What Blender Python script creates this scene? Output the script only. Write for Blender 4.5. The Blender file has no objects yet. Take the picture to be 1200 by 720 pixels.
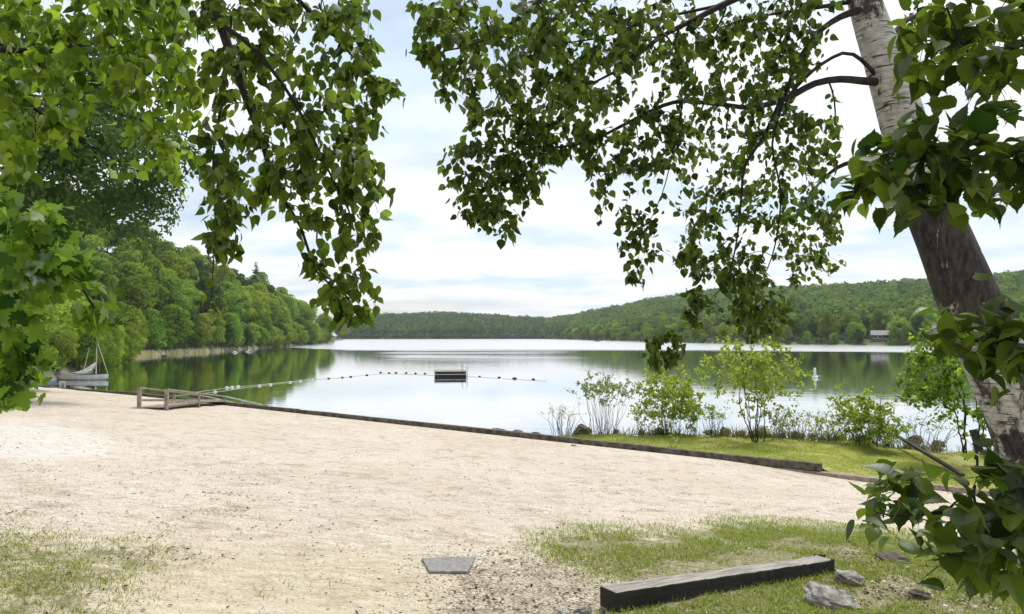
import bpy, math, random
import numpy as np
from mathutils import Vector

R = math.radians
scene = bpy.context.scene
COL = scene.collection
rng = np.random.default_rng(7)
random.seed(7)

# ------------------------------------------------------------------ camera
F = 860.0
HOR = 393.5
CAM = np.array([0.0, 0.0, 1.65])
TH = math.atan((HOR - 360) / F)
fw = np.array([0, math.cos(TH), math.sin(TH)])
up = np.array([0, -math.sin(TH), math.cos(TH)])
rt = np.array([1.0, 0, 0])
cd = bpy.data.cameras.new('camera')
cam = bpy.data.objects.new('camera', cd)
COL.objects.link(cam)
cam.location = CAM
cam.rotation_euler = (R(90) + TH, 0, 0)
cd.sensor_width = 36
cd.lens = 36 * F / 1200
cd.clip_start = 0.05
cd.clip_end = 12000
scene.camera = cam

WATER = CAM[2] - 4.0          # lake level
N2 = np.array([0.623, 0.782])  # towards the lake
U2 = np.array([0.782, -0.623]) # along the timber edge
SW = 19.75


def rdir(px, py):
    return fw + rt * ((px - 600) / F) + up * ((360 - py) / F)


def P(px, py, d):
    return CAM + rdir(px, py) * d


def on_z(px, py, z):
    r = rdir(px, py)
    return CAM + r * ((z - CAM[2]) / r[2])


def smooth(a, b, x):
    t = np.clip((x - a) / (b - a), 0, 1)
    return t * t * (3 - 2 * t)


TB = -5.6


def swall(t):
    return np.interp(t, [-80, -54.3, -43.6, 60], [16.2, 18.3, SW, SW])


def gz(x, y):
    s = N2[0] * x + N2[1] * y
    t = U2[0] * x + U2[1] * y
    z = -1.8 * s / SW
    z = np.where(s < 0, -0.05 * s, z)
    z = z - 0.16 * smooth(TB - 3, TB + 1.5, t) * smooth(8, 18, s)
    return z


def lump(x, y):
    return (0.022 * np.sin(x * 2.3 + 1.7 * np.sin(y * 1.1)) * np.sin(y * 2.9 + 1.3 * np.sin(x * 1.7))
            + 0.014 * np.sin(x * 6.1 + 2 * np.sin(y * 3.3)) * np.sin(y * 7.7 + 2 * np.sin(x * 4.1)))


def on_g(px, py):
    r = rdir(px, py)
    d = 3.0
    for _ in range(60):
        p = CAM + r * d
        g = float(gz(p[0], p[1]))
        d += (p[2] - g) / max(0.02, -r[2] + 0.0) * 0.6
    return CAM + r * d


# ------------------------------------------------------------------ materials
def newmat(name):
    m = bpy.data.materials.new(name)
    m.use_nodes = True
    nt = m.node_tree
    nt.nodes.clear()
    return m, nt, nt.nodes, nt.links


def nd(nt, typ, **kw):
    n = nt.nodes.new(typ)
    for k, v in kw.items():
        setattr(n, k, v)
    return n


def noise_of(nt, vec, scale, detail=4, rough=0.55, dist=0.0):
    n = nd(nt, 'ShaderNodeTexNoise')
    n.inputs['Scale'].default_value = scale
    n.inputs['Detail'].default_value = detail
    n.inputs['Roughness'].default_value = rough
    n.inputs['Distortion'].default_value = dist
    if vec is not None:
        nt.links.new(vec, n.inputs['Vector'])
    return n


def ramp_of(nt, fac, stops):
    r = nd(nt, 'ShaderNodeValToRGB')
    els = r.color_ramp.elements
    while len(els) < len(stops):
        els.new(0.5)
    for e, (p, c) in zip(els, stops):
        e.position = p
        e.color = (c[0], c[1], c[2], 1)
    nt.links.new(fac, r.inputs['Fac'])
    return r


def mixc(nt, fac, a, b, blend='MIX'):
    m = nd(nt, 'ShaderNodeMix', data_type='RGBA', blend_type=blend)
    for sock, v in ((m.inputs[0], fac), (m.inputs[6], a), (m.inputs[7], b)):
        if isinstance(v, (int, float)):
            sock.default_value = v
        elif isinstance(v, tuple):
            sock.default_value = (v[0], v[1], v[2], 1)
        else:
            nt.links.new(v, sock)
    return m.outputs[2]


def mapped(nt, scale=(1, 1, 1), coord='Object'):
    tc = nd(nt, 'ShaderNodeTexCoord')
    mp = nd(nt, 'ShaderNodeMapping')
    mp.inputs['Scale'].default_value = scale
    nt.links.new(tc.outputs[coord], mp.inputs['Vector'])
    return mp.outputs[0]


def simple(name, c1, c2, scale=6, stretch=(1, 1, 1), rough=0.8, bump=0.3, spec=0.3, metal=0.0, lo=0.35, hi=0.65):
    m, nt, ns, ln = newmat(name)
    v = mapped(nt, stretch)
    n = noise_of(nt, v, scale, 6, 0.62)
    r = ramp_of(nt, n.outputs['Fac'], [(lo, c1), (hi, c2)])
    b = nd(nt, 'ShaderNodeBsdfPrincipled')
    b.inputs['Roughness'].default_value = rough
    b.inputs['Specular IOR Level'].default_value = spec
    b.inputs['Metallic'].default_value = metal
    ln.new(r.outputs[0], b.inputs['Base Color'])
    if bump:
        n2 = noise_of(nt, v, scale * 3, 5, 0.65)
        bp = nd(nt, 'ShaderNodeBump')
        bp.inputs['Strength'].default_value = bump
        bp.inputs['Distance'].default_value = 0.02
        ln.new(n2.outputs['Fac'], bp.inputs['Height'])
        ln.new(bp.outputs[0], b.inputs['Normal'])
    o = nd(nt, 'ShaderNodeOutputMaterial')
    ln.new(b.outputs[0], o.inputs[0])
    return m


def leafmat(name, dark, light, trans=0.5, boost=1.6, gloss=0.06, objrand=0.0, rough=0.5):
    """foliage: diffuse + translucent, colour varied per leaf (attribute lc) and per tree"""
    m, nt, ns, ln = newmat(name)
    at = nd(nt, 'ShaderNodeAttribute', attribute_name='lc')
    col = mixc(nt, at.outputs['Fac'], dark, light)
    if objrand:
        oi = nd(nt, 'ShaderNodeObjectInfo')
        hs = nd(nt, 'ShaderNodeHueSaturation')
        mr = nd(nt, 'ShaderNodeMapRange')
        mr.inputs['To Min'].default_value = 1 - objrand
        mr.inputs['To Max'].default_value = 1 + objrand
        ln.new(oi.outputs['Random'], mr.inputs['Value'])
        ln.new(mr.outputs[0], hs.inputs['Value'])
        mr2 = nd(nt, 'ShaderNodeMapRange')
        mr2.inputs['To Min'].default_value = 0.475
        mr2.inputs['To Max'].default_value = 0.52
        wn = nd(nt, 'ShaderNodeTexWhiteNoise', noise_dimensions='1D')
        ln.new(oi.outputs['Random'], wn.inputs['W'])
        ln.new(wn.outputs['Value'], mr2.inputs['Value'])
        ln.new(mr2.outputs[0], hs.inputs['Hue'])
        ln.new(col, hs.inputs['Color'])
        col = hs.outputs[0]
    d = nd(nt, 'ShaderNodeBsdfDiffuse')
    ln.new(col, d.inputs['Color'])
    tcol = mixc(nt, 1.0, col, (boost * 1.05, boost * 1.1, boost * 0.7), 'MULTIPLY')
    tr = nd(nt, 'ShaderNodeBsdfTranslucent')
    ln.new(tcol, tr.inputs['Color'])
    mx = nd(nt, 'ShaderNodeMixShader')
    mx.inputs[0].default_value = trans
    ln.new(d.outputs[0], mx.inputs[1])
    ln.new(tr.outputs[0], mx.inputs[2])
    out = mx.outputs[0]
    if gloss:
        g = nd(nt, 'ShaderNodeBsdfGlossy')
        g.inputs['Roughness'].default_value = rough
        g.inputs['Color'].default_value = (0.8, 0.85, 0.8, 1)
        m2 = nd(nt, 'ShaderNodeMixShader')
        fr = nd(nt, 'ShaderNodeFresnel')
        fr.inputs['IOR'].default_value = 1.35
        mm = nd(nt, 'ShaderNodeMath', operation='MULTIPLY')
        mm.inputs[1].default_value = gloss * 1.8
        ln.new(fr.outputs[0], mm.inputs[0])
        ln.new(mm.outputs[0], m2.inputs[0])
        ln.new(out, m2.inputs[1])
        ln.new(g.outputs[0], m2.inputs[2])
        out = m2.outputs[0]
    o = nd(nt, 'ShaderNodeOutputMaterial')
    ln.new(out, o.inputs[0])
    return m


M = {}
M['birch_leaf'] = leafmat('birch_leaf', (0.020, 0.036, 0.007), (0.10, 0.145, 0.026), 0.52, 1.9)
M['linden_leaf'] = leafmat('linden_leaf', (0.020, 0.038, 0.007), (0.135, 0.195, 0.03), 0.54, 2.1)
M['bright_leaf'] = leafmat('bright_leaf', (0.035, 0.07, 0.010), (0.19, 0.27, 0.03), 0.58, 2.1)  # brighter than linden_leaf to imitate light on the corner tree; sapling reuses it
M['maple_leaf'] = leafmat('maple_leaf', (0.022, 0.058, 0.01), (0.18, 0.28, 0.035), 0.55, 2.0)
M['hazel_leaf'] = leafmat('hazel_leaf', (0.013, 0.030, 0.005), (0.115, 0.165, 0.022), 0.46, 1.8, 0.035)
M['shrub_leaf'] = leafmat('shrub_leaf', (0.13, 0.19, 0.03), (0.36, 0.42, 0.07), 0.45, 1.6)
M['pale_leaf'] = leafmat('pale_leaf', (0.14, 0.18, 0.07), (0.30, 0.34, 0.14), 0.4, 1.4)
M['wood_leaf'] = leafmat('wood_leaf', (0.09, 0.155, 0.025), (0.25, 0.34, 0.06), 0.38, 1.6, 0.0, 0.3)
M['light_leaf'] = leafmat('light_leaf', (0.12, 0.20, 0.035), (0.26, 0.36, 0.075), 0.4, 1.5, 0.0, 0.2)
M['dark_leaf'] = leafmat('dark_leaf', (0.035, 0.08, 0.027), (0.09, 0.155, 0.045), 0.3, 1.3, 0.0, 0.25)
M['far_leaf'] = leafmat('far_leaf', (0.05, 0.105, 0.035), (0.20, 0.28, 0.075), 0.3, 1.3, 0.0, 0.0)
M['conifer_leaf'] = leafmat('conifer_leaf', (0.018, 0.04, 0.02), (0.045, 0.075, 0.032), 0.2, 1.2, 0.0, 0.2)
M['grass'] = leafmat('grass', (0.12, 0.17, 0.022), (0.36, 0.40, 0.08), 0.4, 1.3)
M['dry_grass'] = leafmat('dry_grass', (0.22, 0.22, 0.08), (0.42, 0.38, 0.2), 0.3, 1.2)
M['reed'] = leafmat('reed', (0.42, 0.38, 0.26), (0.72, 0.66, 0.50), 0.4, 1.3)
M['bark'] = simple('bark', (0.035, 0.028, 0.022), (0.12, 0.10, 0.08), 8, (1, 1, 0.3), 0.9, 0.8)
M['twig'] = simple('twig', (0.010, 0.008, 0.007), (0.035, 0.029, 0.024), 20, (1, 1, 1), 0.85, 0.2)
M['grey_twig'] = simple('grey_twig', (0.10, 0.085, 0.07), (0.24, 0.20, 0.17), 20, (1, 1, 1), 0.85, 0.2)
M['old_timber'] = simple('old_timber', (0.035, 0.028, 0.022), (0.16, 0.135, 0.105), 5, (1, 1, 1), 0.9, 0.6)
M['grey_wood'] = simple('grey_wood', (0.16, 0.13, 0.10), (0.36, 0.31, 0.25), 7, (1, 1, 1), 0.85, 0.4)
M['pale_wood'] = simple('pale_wood', (0.4, 0.37, 0.32), (0.6, 0.57, 0.5), 7, (1, 1, 1), 0.8, 0.3)
M['black_wood'] = simple('black_wood', (0.012, 0.011, 0.011), (0.035, 0.032, 0.03), 9, (1, 1, 1), 0.7, 0.3)
M['rock'] = simple('rock', (0.05, 0.046, 0.04), (0.42, 0.40, 0.365), 9, (1, 1, 2.5), 0.9, 1.0, lo=0.33, hi=0.6)
M['dark_rock'] = simple('dark_rock', (0.05, 0.043, 0.036), (0.18, 0.155, 0.125), 5, (1, 1, 2), 0.9, 1.0)
M['pale_rock'] = simple('pale_rock', (0.34, 0.33, 0.31), (0.62, 0.60, 0.56), 5, (1, 1, 1), 0.85, 0.6)
M['slab'] = simple('slab', (0.15, 0.145, 0.135), (0.30, 0.29, 0.27), 22, (1, 1, 1), 0.75, 0.6)
M['white'] = simple('white', (0.62, 0.62, 0.60), (0.78, 0.78, 0.77), 3, (1, 1, 1), 0.5, 0.05)
M['hull_grey'] = simple('hull_grey', (0.55, 0.55, 0.54), (0.74, 0.74, 0.73), 3, (1, 1, 1), 0.5, 0.05)
M['blue'] = simple('blue', (0.20, 0.32, 0.44), (0.32, 0.44, 0.56), 3, (1, 1, 1), 0.5, 0.05)
M['metal'] = simple('metal', (0.45, 0.45, 0.45), (0.6, 0.6, 0.6), 3, (1, 1, 1), 0.35, 0.0, 0.5, 0.8)
M['black'] = simple('black', (0.012, 0.012, 0.013), (0.03, 0.03, 0.03), 3, (1, 1, 1), 0.6, 0.1)
M['rope'] = simple('rope', (0.35, 0.35, 0.30), (0.55, 0.53, 0.45), 10, (1, 1, 1), 0.9, 0.0)
M['house_wall'] = simple('house_wall', (0.10, 0.09, 0.08), (0.17, 0.15, 0.13), 2, (1, 1, 6), 0.85, 0.2)
M['roof'] = simple('roof', (0.16, 0.165, 0.17), (0.26, 0.265, 0.27), 3, (1, 1, 3), 0.8, 0.2)
M['glass'] = simple('glass', (0.03, 0.035, 0.04), (0.06, 0.065, 0.07), 3, (1, 1, 1), 0.1, 0.0, 0.6)
M['pebble'] = None


def birch_bark():
    m, nt, ns, ln = newmat('birch_bark')
    v = mapped(nt, (2.2, 2.2, 26))
    n1 = noise_of(nt, v, 1.6, 5, 0.6, 0.6)
    band = ramp_of(nt, n1.outputs['Fac'], [(0.39, (0.0, 0.0, 0.0)), (0.425, (1, 1, 1))])
    v2 = mapped(nt, (3.2, 3.2, 1.5))
    n2 = noise_of(nt, v2, 1.5, 7, 0.68, 0.4)
    # broad rough dark bark patches, densest halfway up the trunk
    at = nd(nt, 'ShaderNodeAttribute', attribute_name='old')
    ad = nd(nt, 'ShaderNodeMath', operation='ADD')
    ln.new(n2.outputs['Fac'], ad.inputs[0])
    ln.new(at.outputs['Fac'], ad.inputs[1])
    patch = ramp_of(nt, ad.outputs[0], [(0.555, (0, 0, 0)), (0.615, (1, 1, 1))])
    n3 = noise_of(nt, mapped(nt, (3, 3, 6)), 5, 6, 0.7)
    white = ramp_of(nt, n3.outputs['Fac'], [(0.3, (0.27, 0.25, 0.22)), (0.62, (0.56, 0.54, 0.50))])
    n4 = noise_of(nt, mapped(nt, (5, 5, 1.2)), 6, 6, 0.7)
    dark = ramp_of(nt, n4.outputs['Fac'], [(0.38, (0.008, 0.007, 0.006)), (0.72, (0.085, 0.074, 0.064))])
    c = mixc(nt, band.outputs[0], (0.05, 0.043, 0.037), white.outputs[0])
    c = mixc(nt, patch.outputs[0], c, dark.outputs[0])
    b = nd(nt, 'ShaderNodeBsdfPrincipled')
    b.inputs['Roughness'].default_value = 0.85
    ln.new(c, b.inputs['Base Color'])
    hm = mixc(nt, patch.outputs[0], n1.outputs['Fac'], n4.outputs['Fac'])
    bp = nd(nt, 'ShaderNodeBump')
    bp.inputs['Strength'].default_value = 0.9
    bp.inputs['Distance'].default_value = 0.03
    ln.new(hm, bp.inputs['Height'])
    ln.new(bp.outputs[0], b.inputs['Normal'])
    o = nd(nt, 'ShaderNodeOutputMaterial')
    ln.new(b.outputs[0], o.inputs[0])
    return m


M['birch_bark'] = birch_bark()


def sand_mat():
    m, nt, ns, ln = newmat('sand')
    v = mapped(nt)
    big = noise_of(nt, v, 0.25, 4, 0.6)
    mid = noise_of(nt, v, 2.2, 8, 0.72, 0.1)
    fine = noise_of(nt, v, 38, 5, 0.7)
    c = ramp_of(nt, big.outputs['Fac'], [(0.35, (0.62, 0.55, 0.455)), (0.65, (0.69, 0.625, 0.535))]).outputs[0]
    midr = ramp_of(nt, mid.outputs['Fac'], [(0.34, (0.72, 0.69, 0.64)), (0.5, (1.03, 1.03, 1.03))])
    c = mixc(nt, 1.0, c, midr.outputs[0], 'MULTIPLY')
    finr = ramp_of(nt, fine.outputs['Fac'], [(0.36, (0.30, 0.26, 0.21)), (0.50, (1, 1, 1))])
    c = mixc(nt, 0.75, c, finr.outputs[0], 'MULTIPLY')
    # masks stored on the mesh: straw, soil under grass, gravel, whiter patch at left
    at = nd(nt, 'ShaderNodeAttribute', attribute_name='mask')
    sep = nd(nt, 'ShaderNodeSeparateColor')
    ln.new(at.outputs['Color'], sep.inputs[0])
    brk = noise_of(nt, v, 5, 6, 0.7)

    def broken(sock, lo=0.5, hi=0.62):
        a = nd(nt, 'ShaderNodeMath', operation='ADD')
        ln.new(sock, a.inputs[0])
        s2 = nd(nt, 'ShaderNodeMath', operation='SUBTRACT')
        ln.new(brk.outputs['Fac'], s2.inputs[0])
        s2.inputs[1].default_value = 0.5
        s3 = nd(nt, 'ShaderNodeMath', operation='MULTIPLY')
        ln.new(s2.outputs[0], s3.inputs[0])
        s3.inputs[1].default_value = 1.6
        ln.new(s3.outputs[0], a.inputs[1])
        r = nd(nt, 'ShaderNodeMapRange', interpolation_type='SMOOTHSTEP')
        r.inputs['From Min'].default_value = lo
        r.inputs['From Max'].default_value = hi
        ln.new(a.outputs[0], r.inputs['Value'])
        return r.outputs[0]
    soilc = ramp_of(nt, fine.outputs['Fac'], [(0.3, (0.10, 0.10, 0.045)), (0.6, (0.36, 0.34, 0.19))])
    gravc = ramp_of(nt, fine.outputs['Fac'], [(0.34, (0.12, 0.095, 0.065)), (0.58, (0.52, 0.45, 0.34))])
    strawc = mixc(nt, 0.5, c, (0.60, 0.52, 0.33))
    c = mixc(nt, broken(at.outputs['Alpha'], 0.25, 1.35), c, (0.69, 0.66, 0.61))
    c = mixc(nt, broken(sep.outputs[2], 0.2, 1.1), c, strawc)
    c = mixc(nt, broken(sep.outputs[1], 0.4, 0.7), c, gravc.outputs[0])
    c = mixc(nt, broken(sep.outputs[0], 0.35, 0.75), c, soilc.outputs[0])
    b = nd(nt, 'ShaderNodeBsdfPrincipled')
    b.inputs['Roughness'].default_value = 0.95
    b.inputs['Specular IOR Level'].default_value = 0.15
    ln.new(c, b.inputs['Base Color'])
    # footprints and raked ridges
    vx = mapped(nt, (1, 1, 1))
    f1 = noise_of(nt, mapped(nt, (0.75, 1.25, 1)), 5.5, 6, 0.62, 0.25)
    vo = nd(nt, 'ShaderNodeTexVoronoi', feature='SMOOTH_F1')
    vo.inputs['Scale'].default_value = 3.6
    ln.new(vx, vo.inputs['Vector'])
    h = nd(nt, 'ShaderNodeMath', operation='MULTIPLY_ADD')
    ln.new(vo.outputs['Distance'], h.inputs[0])
    h.inputs[1].default_value = 0.14
    ln.new(f1.outputs['Fac'], h.inputs[2])
    bp = nd(nt, 'ShaderNodeBump')
    bp.inputs['Strength'].default_value = 1.0
    bp.inputs['Distance'].default_value = 0.17
    ln.new(h.outputs[0], bp.inputs['Height'])
    bp2 = nd(nt, 'ShaderNodeBump')
    bp2.inputs['Strength'].default_value = 0.6
    bp2.inputs['Distance'].default_value = 0.012
    ln.new(fine.outputs['Fac'], bp2.inputs['Height'])
    ln.new(bp.outputs[0], bp2.inputs['Normal'])
    ln.new(bp2.outputs[0], b.inputs['Normal'])
    o = nd(nt, 'ShaderNodeOutputMaterial')
    ln.new(b.outputs[0], o.inputs[0])
    return m


M['sand'] = sand_mat()


def lawn_mat():
    m, nt, ns, ln = newmat('lawn_turf')
    v = mapped(nt)
    big = noise_of(nt, v, 0.8, 5, 0.65)
    fine = noise_of(nt, v, 30, 5, 0.7)
    c = ramp_of(nt, big.outputs['Fac'], [(0.3, (0.15, 0.19, 0.03)), (0.5, (0.24, 0.27, 0.05)), (0.68, (0.42, 0.39, 0.17))]).outputs[0]
    fr = ramp_of(nt, fine.outputs['Fac'], [(0.3, (0.5, 0.5, 0.45)), (0.6, (1.1, 1.1, 1.0))])
    c = mixc(nt, 0.8, c, fr.outputs[0], 'MULTIPLY')
    geo = nd(nt, 'ShaderNodeNewGeometry')
    sp = nd(nt, 'ShaderNodeSeparateXYZ')
    ln.new(geo.outputs['Position'], sp.inputs[0])
    mr = nd(nt, 'ShaderNodeMapRange')
    mr.inputs['From Min'].default_value = -1.85
    mr.inputs['From Max'].default_value = -2.1
    ln.new(sp.outputs[2], mr.inputs['Value'])
    c = mixc(nt, mr.outputs[0], c, (0.07, 0.06, 0.045))
    b = nd(nt, 'ShaderNodeBsdfPrincipled')
    b.inputs['Roughness'].default_value = 0.95
    b.inputs['Specular IOR Level'].default_value = 0.1
    ln.new(c, b.inputs['Base Color'])
    bp = nd(nt, 'ShaderNodeBump')
    bp.inputs['Strength'].default_value = 0.8
    bp.inputs['Distance'].default_value = 0.03
    ln.new(fine.outputs['Fac'], bp.inputs['Height'])
    ln.new(bp.outputs[0], b.inputs['Normal'])
    o = nd(nt, 'ShaderNodeOutputMaterial')
    ln.new(b.outputs[0], o.inputs[0])
    return m


M['lawn'] = lawn_mat()


def ground_mat():
    m, nt, ns, ln = newmat('ground_earth')
    v = mapped(nt)
    n = noise_of(nt, v, 0.08, 8, 0.7)
    c = ramp_of(nt, n.outputs['Fac'], [(0.35, (0.03, 0.05, 0.018)), (0.65, (0.07, 0.10, 0.03))]).outputs[0]
    geo = nd(nt, 'ShaderNodeNewGeometry')
    sp = nd(nt, 'ShaderNodeSeparateXYZ')
    ln.new(geo.outputs['Position'], sp.inputs[0])
    mr = nd(nt, 'ShaderNodeMapRange')
    mr.inputs['From Min'].default_value = WATER + 0.9
    mr.inputs['From Max'].default_value = WATER + 0.3
    ln.new(sp.outputs[2], mr.inputs['Value'])
    c = mixc(nt, mr.outputs[0], c, (0.16, 0.14, 0.11))
    b = nd(nt, 'ShaderNodeBsdfPrincipled')
    b.inputs['Roughness'].default_value = 0.95
    ln.new(c, b.inputs['Base Color'])
    o = nd(nt, 'ShaderNodeOutputMaterial')
    ln.new(b.outputs[0], o.inputs[0])
    return m


M['ground'] = ground_mat()


def water_mat():
    m, nt, ns, ln = newmat('lake_water')
    tc = nd(nt, 'ShaderNodeTexCoord')
    at = nd(nt, 'ShaderNodeAttribute', attribute_name='ruffle')
    v = mapped(nt, (0.35, 1.6, 1))
    n1 = noise_of(nt, v, 0.9, 3, 0.5, 0.3)
    v2 = mapped(nt, (0.012, 0.06, 1))
    n2 = noise_of(nt, v2, 1.0, 4, 0.55, 0.5)
    ad = nd(nt, 'ShaderNodeMath', operation='MULTIPLY_ADD')
    ln.new(n2.outputs['Fac'], ad.inputs[0])
    ad.inputs[1].default_value = 0.9
    ln.new(at.outputs['Fac'], ad.inputs[2])
    ruf = nd(nt, 'ShaderNodeMapRange', interpolation_type='SMOOTHSTEP')
    ruf.inputs['From Min'].default_value = 0.78
    ruf.inputs['From Max'].default_value = 1.28
    ln.new(ad.outputs[0], ruf.inputs['Value'])
    rr = nd(nt, 'ShaderNodeMapRange')
    rr.inputs['To Min'].default_value = 0.03
    rr.inputs['To Max'].default_value = 0.22
    ln.new(ruf.outputs[0], rr.inputs['Value'])
    b = nd(nt, 'ShaderNodeBsdfPrincipled')
    b.inputs['Base Color'].default_value = (0.02, 0.03, 0.022, 1)
    b.inputs['IOR'].default_value = 1.33
    b.inputs['Specular IOR Level'].default_value = 0.5
    ln.new(rr.outputs[0], b.inputs['Roughness'])
    # extra mirror layer: calm water at a low angle
    g = nd(nt, 'ShaderNodeBsdfGlossy')
    g.inputs['Color'].default_value = (0.97, 0.98, 0.98, 1)
    ln.new(rr.outputs[0], g.inputs['Roughness'])
    bp = nd(nt, 'ShaderNodeBump')
    bp.inputs['Strength'].default_value = 0.10
    bp.inputs['Distance'].default_value = 0.05
    ln.new(n1.outputs['Fac'], bp.inputs['Height'])
    ln.new(bp.outputs[0], b.inputs['Normal'])
    ln.new(bp.outputs[0], g.inputs['Normal'])
    fr = nd(nt, 'ShaderNodeLayerWeight')
    fr.inputs['Blend'].default_value = 0.35
    mr = nd(nt, 'ShaderNodeMapRange')
    mr.inputs['From Min'].default_value = 0.3
    mr.inputs['From Max'].default_value = 0.85
    mr.inputs['To Min'].default_value = 0.3
    mr.inputs['To Max'].default_value = 0.95
    ln.new(fr.outputs['Facing'], mr.inputs['Value'])
    mx = nd(nt, 'ShaderNodeMixShader')
    ln.new(mr.outputs[0], mx.inputs[0])
    ln.new(b.outputs[0], mx.inputs[1])
    ln.new(g.outputs[0], mx.inputs[2])
    o = nd(nt, 'ShaderNodeOutputMaterial')
    ln.new(mx.outputs[0], o.inputs[0])
    return m


M['water'] = water_mat()


def pebble_mat():
    m, nt, ns, ln = newmat('pebble')
    at = nd(nt, 'ShaderNodeAttribute', attribute_name='lc')
    r = ramp_of(nt, at.outputs['Fac'], [(0.0, (0.07, 0.056, 0.043)), (0.5, (0.34, 0.285, 0.22)), (1.0, (0.72, 0.66, 0.56))])
    b = nd(nt, 'ShaderNodeBsdfPrincipled')
    b.inputs['Roughness'].default_value = 0.85
    ln.new(r.outputs[0], b.inputs['Base Color'])
    o = nd(nt, 'ShaderNodeOutputMaterial')
    ln.new(b.outputs[0], o.inputs[0])
    return m


M['pebble'] = pebble_mat()
M['litter'] = leafmat('litter', (0.03, 0.022, 0.014), (0.16, 0.12, 0.07), 0.1, 1.0, 0.0)


# ------------------------------------------------------------------ object helpers
def tag(o, label=None, cat=None, group=None, kind=None):
    if label: o['label'] = label
    if cat: o['category'] = cat
    if group: o['group'] = group
    if kind: o['kind'] = kind
    return o


def empty(name, loc, label, cat, group=None, rz=0.0):
    o = bpy.data.objects.new(name, None)
    o.empty_display_size = 0.2
    COL.objects.link(o)
    o.location = tuple(float(v) for v in loc)
    o.rotation_euler = (0, 0, rz)
    return tag(o, label, cat, group)


def mesh_np(name, V, polys, attrs=None, smooth_=False):
    """V (n,3); polys list of (M,k) int arrays; attrs {name: (n,) float or (n,4)}"""
    V = np.asarray(V, dtype=np.float32)
    me = bpy.data.meshes.new(name)
    polys = [np.asarray(p, dtype=np.int32) for p in polys if len(p)]
    nl = sum(p.size for p in polys)
    npz = sum(len(p) for p in polys)
    me.vertices.add(len(V))
    me.vertices.foreach_set('co', V.ravel())
    me.loops.add(nl)
    me.loops.foreach_set('vertex_index', np.concatenate([p.ravel() for p in polys]))
    me.polygons.add(npz)
    tot = np.concatenate([np.full(len(p), p.shape[1], np.int32) for p in polys])
    st = np.concatenate([[0], np.cumsum(tot)[:-1]]).astype(np.int32)
    me.polygons.foreach_set('loop_start', st)
    me.polygons.foreach_set('loop_total', tot)
    if smooth_:
        me.polygons.foreach_set('use_smooth', np.ones(npz, dtype=bool))
    me.update(calc_edges=True)
    for k, a in (attrs or {}).items():
        a = np.asarray(a, dtype=np.float32)
        if a.ndim == 1:
            at = me.attributes.new(k, 'FLOAT', 'POINT')
            at.data.foreach_set('value', a)
        else:
            at = me.attributes.new(k, 'FLOAT_COLOR', 'POINT')
            at.data.foreach_set('color', a.ravel())
    me.validate()
    return me


def link(name, me, mat, parent=None):
    if mat is not None and len(me.materials) == 0:
        me.materials.append(mat)
    o = bpy.data.objects.new(name, me)
    COL.objects.link(o)
    if parent is not None:
        o.parent = parent
    return o


class MB:
    """collects boxes, tubes and free polygons into one mesh"""
    def __init__(self):
        self.v = []; self.f = []

    def poly(self, vs, fs):
        n = len(self.v)
        self.v += [tuple(float(c) for c in p) for p in vs]
        self.f += [tuple(i + n for i in f) for f in fs]
        return self

    def beam(self, a, b, w, h, upv=(0, 0, 1), jig=0.0):
        a = Vector(a); b = Vector(b)
        d = (b - a).normalized()
        s = d.cross(Vector(upv)).normalized()
        u = s.cross(d).normalized()
        vs = []
        for p in (a, b):
            for (i, j) in ((-1, -1), (1, -1), (1, 1), (-1, 1)):
                vs.append(p + s * (i * w / 2) + u * (j * h / 2))
        return self.poly(vs, [(0, 1, 2, 3), (7, 6, 5, 4), (0, 4, 5, 1), (1, 5, 6, 2), (2, 6, 7, 3), (3, 7, 4, 0)])

    def box(self, lo, hi):
        x0, y0, z0 = lo; x1, y1, z1 = hi
        vs = [(x0, y0, z0), (x1, y0, z0), (x1, y1, z0), (x0, y1, z0), (x0, y0, z1), (x1, y0, z1), (x1, y1, z1), (x0, y1, z1)]
        return self.poly(vs, [(0, 3, 2, 1), (4, 5, 6, 7), (0, 1, 5, 4), (1, 2, 6, 5), (2, 3, 7, 6), (3, 0, 4, 7)])

    def tube(self, pts, rad, n=8, cap=True):
        V, Q = tube_np(np.array([np.array(p, float) for p in pts]), np.array(rad, float), n)
        m = len(pts)
        fs = [tuple(q) for q in Q]
        if cap:
            fs.append(tuple(range(n - 1, -1, -1)))
            fs.append(tuple((m - 1) * n + i for i in range(n)))
        return self.poly(V, fs)

    def build(self, name, mat, parent=None, bevel=0.0, smooth_=False):
        me = bpy.data.meshes.new(name)
        me.from_pydata(self.v, [], self.f)
        me.update()
        if smooth_:
            me.polygons.foreach_set('use_smooth', np.ones(len(me.polygons), dtype=bool))
        o = link(name, me, mat, parent)
        if bevel:
            b = o.modifiers.new('bevel', 'BEVEL')
            b.width = bevel; b.segments = 2; b.limit_method = 'ANGLE'
        return o


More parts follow.
